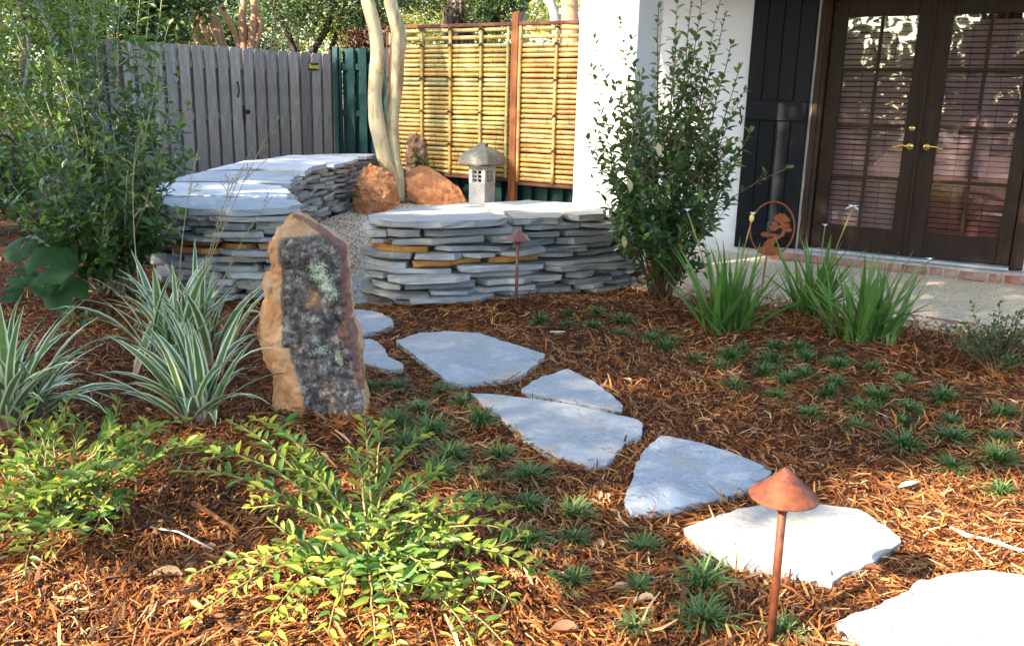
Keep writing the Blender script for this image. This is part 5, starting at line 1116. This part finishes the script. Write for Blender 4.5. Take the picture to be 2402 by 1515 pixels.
for k, a in enumerate(((2105, 1152, .06, 0, 'curled tan fallen leaf on lit mulch right of the near path light'), (1305, 1078, .055, 0, 'reddish fallen leaf below the long pointed stepping stone'), (1482, 906, .05, 0, 'small orange fallen leaf right of the triangular stepping stone'),
    (1405, 1302, .06, 0, 'pale curled leaf among mondo tufts left of the cream stepping stone'), (1432, 1392, .055, 0, 'tan oval leaf between two mondo tufts near the bottom'), (1363, 1490, .07, 0, 'brown fallen leaf at the bottom edge left of the near path light'), (1540, 1420, .055, 0, 'pinkish fallen leaf near the bottom, right of a large mondo tuft'),
    (1430, 1185, .06, 1, 'lobed tan oak leaf left of the fan shaped stepping stone'), (1372, 1178, .055, 1, 'small lobed oak leaf behind a sunlit mondo tuft'), (432, 1360, .085, 0, 'large flat tan leaf beside the sunlit low shrub, on its left'), (468, 1292, .06, 0, 'cream broken leaf by a dark hollow in the mulch at the left'),
    (1178, 1412, .075, 1, 'lobed brown oak leaf under the right branches of the sunlit low shrub'), (1100, 1062, .045, 0, 'small reddish leaf between two mondo tufts at the path'), (2388, 966, .06, 0, 'tan leaf at the right edge below the dwarf shrub'), (1322, 792, .05, 0, 'pale leaf beside a white twig at the far mondo tufts'), (1843, 848, .05, 1, 'pale lobed leaf among the mondo tufts before the right iris'), (1075, 1165, .06, 0, 'brown leaf at the upper right of the sunlit low shrub'),
    (60, 1075, .05, 0, 'tan leaf caught low in the shrub at the left edge'), (432, 1345, .04, 0, 'small broken leaf piece left of the sunlit low shrub'), (1190, 1350, .045, 0, 'tan leaf under the right tip of the sunlit low shrub'))):
    fallen(*a, 700 + k)
rr = random.Random(8)
def stick(pts, rad, label, mat, name='twig', cat='twig'):
    P = [on(x, y, dz) for x, y, dz in pts]; m = MB(); m.tube(P, [rad * rr.uniform(.8, 1.2) for _ in P], 6); o = m.part(name, MAT[mat], None, True); tag(o, label, cat)
stick([(2228, 1250, .02), (2265, 1272, .025), (2300, 1276, .02), (2335, 1288, .024), (2375, 1300, .02), (2402, 1304, .02)], .006, 'bleached white twig on sunlit mulch at the right edge', 'twig_bleached')
stick([(455, 1206, .04), (500, 1230, .035), (562, 1263, .02)], .008, 'thick pale brown stick lying left of the sunlit low shrub', 'wood_post', 'stick')
stick([(1280, 826, -.01), (1280, 824, .03), (1281, 822, .075)], .0045, 'small orange wooden marker stake at the far mondo tufts', 'stake_orange', 'marker_stake', 'stake')
stick([(1290, 786, .02), (1310, 788, .025), (1325, 786, .02)], .005, 'short white twig beside the orange marker stake', 'twig_bleached')
stick([(355, 1258, .03), (420, 1275, .04), (500, 1302, .02)], .003, 'thin grey twig crossing the dark hollow in the mulch at the left', 'twig_bleached')
m = MB(); p = on(1246, 1050)
for k in range(26): m.lathe([(0, -.004), (.006, 0), (0, .005)], 5, (p[0] + rr.gauss(0, .016), p[1] + rr.gauss(0, .010), p[2] + .016 + rr.uniform(0, .010)))
tag(m.part('lichen_tuft', MAT['moss_lichen']), 'small pale blue lichen tuft beside the long pointed stepping stone', 'lichen')

# ------------------------------------------------------------------ shredded bark mulch: nobody could count it
def mulch_ok(X, Y):
    ok = np.ones(len(X), bool)
    for k, p in enumerate(flag_polys):
        c = np.mean(p, axis=0); q = [tuple(c + (np.array(v) - c) * (.985 if k < 6 else .992)) for v in p]; ok &= ~in_poly(X, Y, q)
    ok &= ~in_poly(X, Y, COURT); ok &= ~in_poly(X, Y, LEFT_WALL) & ~in_poly(X, Y, RIGHT_WALL)
    s_ = (X - HO[0]) * HT[0] + (Y - HO[1]) * HT[1]; d_ = (X - HO[0]) * HN[0] + (Y - HO[1]) * HN[1]
    ok &= ~((d_ < 1.78 + np.clip(s_ - .5, 0, 9) / 3.4 * .2 + np.where(s_ > .9, .2, .06)) & (s_ > -1.3)); return ok
def strips(N, y0, y1, pw, lmin, lmax, wmin, wmax, xk, seed, big=False):
    g_ = np.random.default_rng(seed); Y = y0 + (y1 - y0) * g_.uniform(0, 1, N) ** pw; X = g_.uniform(-1, 1, N) * (xk * Y + .4); k = mulch_ok(X, Y); X, Y = X[k], Y[k]; n = len(X)
    L = g_.uniform(lmin, lmax, n) * g_.uniform(.6, 1.3, n); Wd = g_.uniform(wmin, wmax, n); az = vnoise(X * 1.7, Y * 1.7, 9) * 2.2 + g_.normal(0, .85, n); el = g_.normal(.0, .26, n); roll = g_.uniform(-.7, .7, n)
    d = np.stack([np.cos(az) * np.cos(el), np.sin(az) * np.cos(el), np.sin(el)], -1); sd = np.stack([-np.sin(az), np.cos(az), np.zeros(n)], -1); nz = np.cross(d, sd)
    s2 = sd * np.cos(roll)[:, None] + nz * np.sin(roll)[:, None]; c = np.stack([X, Y, gz(X, Y) + g_.uniform(.001, .020, n) + np.abs(np.sin(el)) * L * .4], -1)
    bend = g_.normal(0, .07, n) * L; bs2 = g_.normal(0, .06, n) * L; mid = c + nz * bend[:, None] + s2 * bs2[:, None]
    a, b = c - d * (L / 2)[:, None], c + d * (L / 2)[:, None]; h = s2 * (Wd / 2)[:, None]
    V = np.stack([a - h * .6, a + h * .5, mid + h, mid - h, b + h * .4, b - h * .7], 1).reshape(-1, 3); o_ = (np.arange(n) * 6)[:, None]
    Fq = np.concatenate([o_ + np.array([[0, 3, 2, 1]]), o_ + np.array([[3, 5, 4, 2]])], 0); return V, Fq
Vs, Fs, off = [], [], 0
for a in ((150000, 1.35, 7.2, 1.5, .018, .062, .0020, .0056, .66, 1), (60000, 1.3, 4.2, 1.3, .012, .035, .0012, .003, .68, 2), (22000, 1.3, 6.5, 1.3, .04, .10, .004, .010, .66, 3), (30000, 4.0, 8.8, 1.0, .03, .07, .003, .006, .62, 4)):
    v, f = strips(*a); Vs.append(v); Fs.append(f + off); off += len(v)
lt = np.random.default_rng(55); v_, f_ = strips(40, 2, 3, 1, .01, .03, .002, .004, .1, 9); tr_ = v_.reshape(-1, 6, 3); tr_ = tr_ - tr_.mean(1, keepdims=True)
for k, p in enumerate(flag_polys):               # litter blown onto the stepping stones, most of it near their rims
    c = np.mean(p, axis=0)
    for q in range(26 if k < 6 else 16):
        a_ = np.array(p[lt.integers(len(p))]); b_ = np.array(p[lt.integers(len(p))]); e = c + ((a_ + (b_ - a_) * .15) - c) * lt.uniform(.1, 1) ** .35; s6 = tr_[lt.integers(len(tr_))] * np.array([1, 1, .25]) * lt.uniform(.5, 1.1)
        Vs.append(s6 + np.array([e[0], e[1], FLAG_Z + .0035])); Fs.append(np.array([[0, 3, 2, 1], [3, 5, 4, 2]]) + off); off += 6
o = link('bark_mulch', mesh_np('bark_mulch', np.vstack(Vs), np.vstack(Fs), MAT['bark_strip'])); tag(o, 'red brown shredded bark mulch covering the planting beds', 'mulch', kind='stuff')
v, f = strips(1000, 1.35, 6.5, 1.4, .03, .13, .007, .020, .64, 6)
me = mesh_np('bark_chips', v, f, MAT['bark_piece']); o = link('bark_chips', me); tag(o, 'larger flat bark pieces scattered through the mulch', 'bark', kind='stuff')
sm_ = o.modifiers.new('thick', 'SOLIDIFY'); sm_.thickness = .004

# ------------------------------------------------------------------ trees
def leaf_cloud(name, P, size, mats, seed, parent=None, wfac=.5):
    g_ = np.random.default_rng(seed); n = len(P); Rm = rots(n, math.pi, g_); s_ = size * g_.uniform(.6, 1.35, n)
    q = np.array([(0, -.5, 0), (wfac * .5, -.05, .08), (0, .5, -.05), (-wfac * .5, -.05, .08)]); V = np.einsum('nij,kj->nki', Rm, q) * s_[:, None, None] + P[:, None, :]
    Fq = (np.arange(n) * 4)[:, None] + np.array([[0, 1, 2, 3]]); me = mesh_np(name, V.reshape(-1, 3), Fq, [MAT[m_] for m_ in mats])
    if len(mats) > 1: me.polygons.foreach_set('material_index', (g_.uniform(0, 1, n) < .35).astype(np.int32))
    o = link(name, me, parent); o['kind'] = 'stuff'; return o
def crown_pts(g_, c, r, nclump, per, cr, flat=1.0, low=-1.0):
    d = g_.normal(0, 1, (nclump * 2, 3)); d /= np.linalg.norm(d, axis=1)[:, None]; d = d[d[:, 2] > low][:nclump]; rad = g_.uniform(.25, 1, len(d)) ** .5
    cc = np.array(c) + d * rad[:, None] * np.array(r); sz = cr * g_.uniform(.5, 1.3, len(cc)); o_ = g_.normal(0, .5, (len(cc), per, 3)) * sz[:, None, None] * np.array([1, 1, .7 * flat]); return (cc[:, None, :] + o_).reshape(-1, 3), cc
def tree(name, label, loc, trunks, crown, mats, bark, seed, lsize, cat='tree', group=None, limbs=6, wf=.5):
    """trunks: list of (points, radius); crown: list of (centre, radii, clumps, leaves per clump, clump size)"""
    root = thing(name, label, cat, tuple(loc), group); g_ = np.random.default_rng(seed); rr = random.Random(seed); P = []; CCs = []
    for c, r, nc, per, cr in crown: p, cc = crown_pts(g_, c, r, nc, per, cr); P.append(p); CCs.append(cc)
    CCs = np.vstack(CCs) if CCs else np.zeros((0, 3)); m = MB()
    for pts, r0, r1 in trunks: m.tube(pts, list(np.linspace(r0, r1, len(pts))), 10)
    tips = [np.array(t[0][-1]) for t in trunks]
    for i in range(min(limbs * max(1, len(trunks)), len(CCs))):
        c = CCs[rr.randrange(len(CCs))]; j = min(range(len(tips)), key=lambda q: np.linalg.norm(tips[q] - c)); t0 = np.array(trunks[j][0][-1 if rr.random() < .6 else max(1, len(trunks[j][0]) - 2)]); r1 = trunks[j][2]
        m.tube(bez(t0, t0 * .5 + c * .5 + np.array([rr.uniform(-.2, .2), 0, .25]), c, 7), list(np.linspace(r1 * .7, .012, 7)), 6)
    m.part('trunk', MAT[bark], root, True)
    if P: leaf_cloud('crown', np.vstack(P), lsize, mats, seed, root, wf)
    return root
# the twin-trunked crape myrtle in the gravel court
MT = np.array([-1.56, 11.6, 0.0])
def mp(x, y, Y): return dp(x, y, Y + .6) - MT
A = [mp(932, 470, 11.0), mp(922, 420, 10.98), mp(905, 385, 10.96), mp(897, 340, 10.95), mp(884, 285, 10.95), mp(880, 215, 10.97), mp(884, 165, 10.98), mp(889, 130, 11.0), mp(882, 80, 11.0), mp(872, 40, 11.02), mp(860, -10, 11.05), mp(848, -120, 11.1), mp(830, -260, 11.2)]
B = [mp(934, 470, 11.0), mp(932, 420, 11.0), mp(926, 380, 11.02), mp(921, 330, 11.03), mp(918, 290, 11.05), mp(925, 250, 11.06), mp(929, 200, 11.06), mp(931, 140, 11.06), mp(937, 95, 11.06), mp(934, 70, 11.06), mp(922, 35, 11.05), mp(912, -10, 11.04), mp(905, -120, 11.1), mp(935, -260, 11.2)]
root = thing('crape_myrtle', 'smooth pale twin trunked crape myrtle growing from the gravel court by the orange boulders', 'tree', tuple(MT))
def rough_tube(P, rad, seed, parent, n=16):
    P = np.array(P); cu = np.concatenate([[0], np.cumsum(np.linalg.norm(np.diff(P, axis=0), axis=1))]); u = np.linspace(0, cu[-1], 60); Q = np.column_stack([np.interp(u, cu, P[:, i]) for i in range(3)])
    for _ in range(3): Q[1:-1] = (Q[:-2] + 2 * Q[1:-1] + Q[2:]) / 4
    r_ = np.interp(u, cu, rad); m = MB(); m.tube(Q, list(r_), n); rr = np.random.default_rng(seed)
    for i in range(60):
        for k in range(n):
            f = 1 + .10 * math.sin(k * 2 * math.pi / n * 3 + u[i] * 1.2 + seed) + .05 * math.sin(u[i] * 9 + k) ; v = np.array(m.v[i * n + k]); m.v[i * n + k] = tuple(Q[i] + (v - Q[i]) * f)
    return m.part('trunk', MAT['bark_myrtle'], parent, True)
rough_tube(A, [.112, .10, .098, .10, .098, .09, .09, .088, .084, .082, .08, .072, .06], 1, root)
rough_tube(B, [.115, .10, .094, .09, .09, .088, .09, .094, .098, .092, .082, .08, .07, .06], 2, root)
m = MB(); rr = random.Random(5)
CP, CQ = crown_pts(np.random.default_rng(3), (-.1, .3, 4.6), (2.0, 1.6, 1.1), 34, 50, .55)
for c in CQ[:20]: t0 = np.array(A[-1] if rr.random() < .5 else B[-1]); m.tube(bez(t0, (t0 + c) / 2 + np.array([0, 0, .3]), c, 7), list(np.linspace(.055, .008, 7)), 6)
m.part('limbs', MAT['bark_myrtle'], root, True); leaf_cloud('crown', CP, .09, ['leaf_mid', 'leaf_young'], 4, root)

def up(x, y, Y): return dp(x, y, Y)
def px_tree(name, label, foot, Y, trunks, crowns, mats, bark, seed, lsize, **kw):
    loc = dp(foot[0], foot[1], Y); loc[2] = 0; T = [([np.array([0, 0, -.1]) + (dp(q[0][0], 300, Y) - loc) * np.array([1, 1, 0])] + [dp(x, y, Y + (k * .0)) - loc for k, (x, y) in enumerate(q)], r0, r1) for q, r0, r1 in trunks]
    C_ = [(dp(x, y, Yc) - loc, r, n, per, cr) for (x, y, Yc), r, n, per, cr in crowns]; return tree(name, label, loc, T, C_, mats, bark, seed, lsize, **kw)
px_tree('multi_stem_tree', 'tan multi-stemmed tree rising behind the grey fence', (545, 110), 14.6,
    [([(470, 112), (455, 50), (440, 0), (425, -80)], 0.075, 0.038), ([(497, 112), (470, 50), (455, 20), (440, -20)], 0.045, 0.030), ([(522, 112), (500, 55), (482, 0), (470, -80)], 0.090, 0.045), ([(528, 112), (512, 60), (490, 10), (480, -60)], 0.053, 0.038), ([(562, 112), (548, 70), (520, 20), (515, -60)], 0.064, 0.038), ([(572, 112), (568, 50), (572, 0), (575, -80)], 0.075, 0.045), ([(590, 112), (596, 50), (597, 0), (600, -80)], 0.083, 0.045), ([(598, 112), (613, 60), (602, 30), (598, -60)], 0.053, 0.034)],
    [((520, -170, 14.8), (2.4, 1.6, 1.3), 40, 60, .6)], ['leaf_mid', 'wood_olive'], 'bark_tan', 201, .11, limbs=1)
px_tree('pine_tree', 'thick purple brown pine trunk beyond the bamboo screen', (1077, 60), 17.0, [([(1077, 60), (1076, 0), (1075, -120), (1074, -400)], .30, .25)], [((1075, -520, 17), (2.5, 2.5, 1.6), 40, 60, .7)], ['wood_evergreen'], 'bark_pine', 202, .14)
px_tree('slender_tree', 'slender pale leaning trunk beyond the right bamboo panel', (1305, 60), 16.0, [([(1308, 90), (1300, 30), (1282, -20), (1268, -120)], .10, .07)], [((1260, -250, 16), (1.3, 1.2, .8), 20, 50, .5)], ['wood_olive'], 'bark_grey', 203, .1)
px_tree('slender_tree', 'brown trunk beyond the bamboo screen next to the pillar edge', (1338, 60), 15.5, [([(1340, 90), (1336, 30), (1338, -30), (1342, -150)], .17, .12)], [((1340, -280, 15.5), (1.4, 1.2, .8), 20, 50, .5)], ['wood_olive'], 'bark_tan', 204, .1)
px_tree('slender_tree', 'thin straight trunk behind the timber post of the bamboo screen', (1225, 60), 16.5, [([(1224, 90), (1226, 30), (1229, -40), (1230, -150)], .075, .05)], [((1230, -250, 16.5), (1.0, 1.0, .8), 14, 50, .5)], ['wood_olive'], 'bark_grey', 205, .1)
px_tree('evergreen_tree', 'dark spreading evergreen above the green fence and twin trunk', (760, 110), 15.8, [([(690, 118), (668, 60), (640, 20), (615, -40)], .06, .05), ([(735, 120), (765, 70), (780, 20), (790, -60)], .07, .05), ([(775, 120), (790, 80), (805, 40), (815, -20)], .05, .04)],
    [((800, 22, 15.5), (1.05, .8, .45), 46, 110, .34), ((760, -30, 15.6), (1.5, .9, .5), 50, 100, .4), ((990, -5, 16.2), (.6, .6, .25), 20, 90, .3), ((860, 70, 15.8), (.5, .4, .25), 16, 90, .25)], ['wood_evergreen'], 'bark_dark', 206, .085, wf=.3)
px_tree('evergreen_tree', 'dark glossy evergreen behind the left tall shrub and grey fence', (270, 60), 13.4, [([(240, 90), (235, 40), (230, -40)], .08, .05), ([(110, 60), (95, 0), (80, -60)], .05, .03)], [((250, 30, 13.2), (1.15, .7, .6), 60, 110, .33), ((330, -40, 13.4), (1.2, .7, .6), 40, 100, .4), ((160, -20, 13), (.8, .6, .5), 30, 100, .35)], ['wood_evergreen', 'leaf_dark'], 'bark_dark', 207, .10)
px_tree('olive_tree', 'fine leaved olive green tree at the far left beyond the end of the fence', (20, 200), 10.2, [([(60, 200), (55, 60), (40, -60)], .06, .04), ([(-40, 200), (-30, 60), (-10, -60)], .06, .04)], [((40, 130, 10.1), (.85, .9, .8), 80, 110, .30), ((-40, 260, 9.6), (.6, .7, .8), 40, 100, .3), ((60, -20, 10.4), (1.1, .9, .6), 50, 100, .34), ((20, 330, 9.2), (.6, .5, .5), 34, 90, .26)], ['wood_olive', 'leaf_mid'], 'bark_grey', 208, .055)
px_tree('blue_green_tree', 'blue green feathery tree behind the tan stems', (520, 70), 17.5, [([(540, 110), (545, 40), (540, -60)], .1, .07)], [((430, 70, 17.2), (.75, .8, .6), 44, 100, .36), ((600, 60, 17.6), (.9, .8, .7), 50, 100, .36), ((510, 20, 17.8), (1.2, .9, .6), 50, 90, .4)], ['wood_teal', 'wood_evergreen'], 'bark_dark', 209, .075)
px_tree('golden_tree', 'sunlit yellow green tree far behind the green fence', (850, 60), 23, [([(690, 90), (700, 20), (705, -60)], .14, .1), ([(640, 90), (650, 20), (655, -60)], .1, .07)], [((860, 85, 22), (1.1, .9, .7), 50, 80, .42), ((700, 70, 23.5), (1.4, .9, .9), 40, 60, .45), ((980, 40, 22.5), (1.3, .9, .8), 46, 80, .45)], ['wood_gold', 'wood_olive'], 'bark_grey', 210, .10)
px_tree('golden_tree', 'sunlit yellow leaved tree far behind the bamboo screen, left and right of the pine', (1200, 60), 24, [([(1160, 90), (1165, 20), (1160, -60)], .12, .08)], [((1160, 55, 23.5), (1.2, .9, .9), 46, 80, .45), ((1260, 40, 24), (1.2, .9, 1.0), 46, 80, .45), ((1010, 60, 24.5), (1.2, .9, .7), 40, 80, .42)], ['wood_gold', 'wood_olive'], 'bark_grey', 211, .10)
px_tree('golden_tree', 'sunlit yellow tree glimpsed between the tan stems and the left shrub', (430, 80), 22, [([(400, 90), (400, 20)], .1, .08)], [((425, 95, 21.5), (.9, .8, .5), 30, 70, .4), ((480, 60, 22), (1.4, .8, .9), 40, 70, .45), ((100, 20, 21), (3.0, 1, 1.0), 50, 70, .5)], ['wood_gold', 'wood_olive'], 'bark_grey', 212, .10)
px_tree('red_shrub', 'dark red leaved shrub peeping over the green fence behind the twin trunk', (870, 100), 15.0, [([(870, 120), (870, 100)], .04, .03)], [((845, 92, 15.0), (.34, .3, .18), 14, 70, .2), ((905, 100, 15.0), (.3, .3, .2), 12, 70, .2)], ['wood_red'], 'bark_dark', 213, .07, cat='shrub')
px_tree('dark_shrub', 'dark bushy shrub right of the pine trunk over the bamboo screen', (1135, 60), 16.4, [([(1135, 90), (1140, 40)], .05, .04)], [((1140, 30, 16.4), (.38, .4, .35), 26, 90, .26), ((1170, -10, 16.4), (.5, .4, .3), 20, 90, .3)], ['wood_evergreen'], 'bark_dark', 214, .08, cat='shrub')
m = MB(); fo = dp(894, 60, 18.5); root = thing('flower_spike', 'orange flower spike beyond the green fence behind the twin trunk', 'flower', (fo[0], fo[1], 0)); m.tube([(0, 0, 0), (0, 0, fo[2])], .015, 5); m.part('stem', MAT['stem_olive'], root)
m = MB(); rr = random.Random(2)
for k in range(40): m.lathe([(0, -.02), (.022, 0), (0, .03)], 5, (rr.gauss(0, .03), rr.gauss(0, .03), fo[2] - .22 + k * .012))
m.part('bloom', MAT['flower_orange'], root)
# the wood behind everything reads as one mass
g_ = np.random.default_rng(77); P = []
for k in range(260):
    a = g_.uniform(-.75, .62); D_ = g_.uniform(26, 36); c = np.array([math.sin(a) * D_, math.cos(a) * D_, g_.uniform(.2, 7.5)]); P.append(c + g_.normal(0, .7, (70, 3)) * np.array([1.2, 1.2, .8]))
o = leaf_cloud('far_wood', np.vstack(P), .30, ['wood_olive', 'wood_evergreen'], 78); tag(o, 'distant sunlit wood behind the garden fences', 'wood')
g_ = np.random.default_rng(79); P = []
for k in range(150):
    a = g_.uniform(-.7, .6); D_ = g_.uniform(23, 27); c = np.array([math.sin(a) * D_, math.cos(a) * D_, g_.uniform(.2, 4.5)]); P.append(c + g_.normal(0, .6, (60, 3)) * np.array([1.2, 1.2, .8]))
o = leaf_cloud('undergrowth', np.vstack(P), .20, ['wood_gold', 'wood_olive'], 80); tag(o, 'yellow green undergrowth beyond the garden fences', 'undergrowth')
# loose bed of shrubs at the far left, in front of the fence's end
px_tree('dark_shrub', 'low dark shrub at the left edge behind the tall shrub', (30, 420), 8.6, [([(30, 430), (30, 330)], .03, .02)], [((10, 400, 8.5), (.55, .5, .32), 40, 90, .22), ((-60, 470, 8), (.5, .5, .3), 24, 90, .22), ((110, 380, 9.2), (.5, .5, .3), 30, 90, .2)], ['leaf_dark', 'wood_olive'], 'bark_dark', 215, .06, cat='shrub')

# ------------------------------------------------------------------ unseen trees for dappled shade and door glass; leaves kept only where shade is wanted
LIT = [   # sunlit places on the ground: centre, radii, turn
    ((-1.15, 1.75), (1.0, .56), 0), ((-.55, 1.55), (.42, .28), .2), ((.95, 2.45), (.46, .26), .0), ((1.25, 1.85), (.60, .36), 0), ((1.75, 2.85), (.60, .30), .1), ((1.50, 2.4), (.35, .25), .2), ((.0, 2.35), (.28, .10), .3), ((.25, 2.0), (.2, .08), .4), ((.12, 1.7), (.25, .1), .1), ((-.28, 2.2), (.45, .30), .1), ((-1.0, 2.6), (.42, .22), .2), ((.35, 2.75), (.10, .10), 0), ((-2.1, 2.6), (.4, .3), 0), ((-.2, 1.95), (.3, .25), 0), ((-.25, 2.75), (.36, .20), .1), ((-1.5, 2.85), (.36, .24), 0)]
def shade_here(X, Y, g_):
    Xn = X + .16 * vnoise(X * 3.5, Y * 3.5, 31) + .07 * vnoise(X * 9, Y * 9, 32); Yn = Y + .12 * vnoise(X * 3.5 + 9, Y * 3.5, 33) + .05 * vnoise(X * 9, Y * 9 + 4, 34)
    lit = np.zeros(len(X), bool)
    for (cx_, cy_), (ra, rb), tu in LIT:
        dx, dy = Xn - cx_, Yn - cy_; u, v = dx * math.cos(tu) + dy * math.sin(tu), -dx * math.sin(tu) + dy * math.cos(tu); lit |= (u / ra) ** 2 + (v / rb) ** 2 < 1
    edge = np.interp(X, [-4, -1.7, -1.3, -.4, .5, 1.1], [6.9, 6.6, 5.95, 6.5, 6.75, 6.9]) + .25 * vnoise(X * 1.7, Y * 1.7, 35)
    porch = ((X - .87) - (Y - 6.82) * 1.333 > 0)
    porch_ = porch & (Yn >= edge); court = ((X - .43) - (Y - 7.14) * 1.333 < 0) & (Y >= edge)
    dap = vnoise(X * 1.9 + 3, Y * 1.9, 61) * .6 + vnoise(X * 4.5, Y * 4.5, 62) * .4
    fine = court & (Y > 10.2 - .25 * X)
    bed = ~lit & (Yn < edge) & ~court & ~porch_
    return np.where(bed, 1, np.where(porch_, 2, np.where(fine, 4, np.where(court & (dap < .30), 3, 0))))
g_ = np.random.default_rng(91)
N = 150000; X = g_.uniform(-5.5, 8.5, N); Y = g_.uniform(.4, 15, N); src = shade_here(X, Y, g_)
spots = vnoise(X * 2.2, Y * 2.2, 55) * .6 + vnoise(X * 5, Y * 5, 56) * .4
k = (src > 0) & ((spots < .78) | (Y > 6.3)) & ((src != 4) | (g_.uniform(0, 1, N) < .62)); X, Y, src = X[k], Y[k], src[k]
hgt = np.where(src == 4, g_.normal(9.6, .9, len(X)), np.clip(g_.normal(5.6, .9, len(X)), 3.9, 8.0)); lam = hgt / TO_SUN[2]; P = np.stack([X, Y, np.zeros(len(X))], -1) + lam[:, None] * TO_SUN[None, :]
near = np.argmin(np.stack([np.hypot(P[:, 0] - c[0], P[:, 1] - c[1]) for c in ((-5.6, .6), (-9, -2.5), (-4.5, -4.0))]), 0) + 1
near = np.where(src == 2, 0, np.where(src == 3, 4, np.where(src == 4, 5, near)))
SHL_ = 'tall leafy tree at the left beyond the end of the fence, shading the gravel court'  # porch, court and bamboo trees are added only for their shade
SHL = ['leafy tree left of the camera whose limbs reach over to shade the porch', 'broad leafy tree left of the camera, shading the mulch bed', 'tall leafy tree farther left behind the camera', 'leafy tree behind the camera on the lawn side', SHL_, 'tallest thin crowned tree at the left, filtering the sun on the bamboo']
for q in range(6):
    p = P[near == q]; c = p.mean(0); c = np.array([(-3.9, 2.2), (-6.2, .8), (-9.5, -2.5), (-4.5, -4.5), (-8.6, 4.6), (-12.5, 2.5)][q] + (c[2],)); root = thing('shade_tree', SHL[q], 'tree', (c[0], c[1], 0), 'shade trees behind the camera'); rr = random.Random(300 + q); m = MB()
    m.tube([(0, 0, -.1), (.05, .03, 1.2), (-.04, .08, 2.6), (.03, 0, 3.9), (0, 0, 5.2 if q < 5 else 8.5)], [.20, .17, .15, .12, .08], 10)
    for i in range(26):
        e = p[rr.randrange(len(p))] - np.array([c[0], c[1], 0]); t0 = np.array([0, 0, rr.uniform(2.6, 4.8)]); m.tube(bez(t0, t0 * .45 + e * .55 + np.array([0, 0, .2]), e, 7), list(np.linspace(.05, .008, 7)), 5)
    m.part('trunk', MAT['bark_grey'], root, True); leaf_cloud('crown', p - np.array([c[0], c[1], 0]), .125 if q < 5 else .11, ['leaf_mid', 'leaf_dark'], 310 + q, root, .62)
for k, (x, y, h) in enumerate(((-15, -9, 7), (-19, -3, 8), (-11, -15, 8), (-22, -14, 9), (-16, -20, 8), (-25, 3, 8), (-8, -20, 7))):
    g_ = np.random.default_rng(400 + k)
    tree('garden_tree', 'bare limbed garden tree %s' % ['behind the camera, mirrored in the left door', 'far left of the camera, out of the picture', 'straight behind the camera, out of the picture', 'tallest of those behind the camera', 'at the back of the lawn behind the camera', 'beyond the left end of the garden', 'right of those behind the camera'][k], (x, y, 0), [([np.array([0, 0, -.1]), np.array([.1, 0, h * .2]), np.array([-.1, .1, h * .45]), np.array([.1, 0, h * .7])], .22, .1)], [((0, 0, h * .75), (2.4, 2.4, h * .3), 26, 30, .7)], ['wood_olive', 'wood_evergreen'], 'bark_dark', 420 + k, .16, limbs=22, group='garden trees behind the camera')
g_ = np.random.default_rng(450); P = []
for k in range(620):
    a = g_.uniform(-.7, 1.9); D_ = g_.uniform(25, 32); P.append(np.array([-math.sin(a) * D_, -math.cos(a) * D_, g_.uniform(.2, 4.7)]) + g_.normal(0, .8, (60, 3)))
o = leaf_cloud('far_hedge', np.vstack(P), .62, ['wood_evergreen'], 451); tag(o, 'distant hedge closing the garden behind the camera', 'hedge')
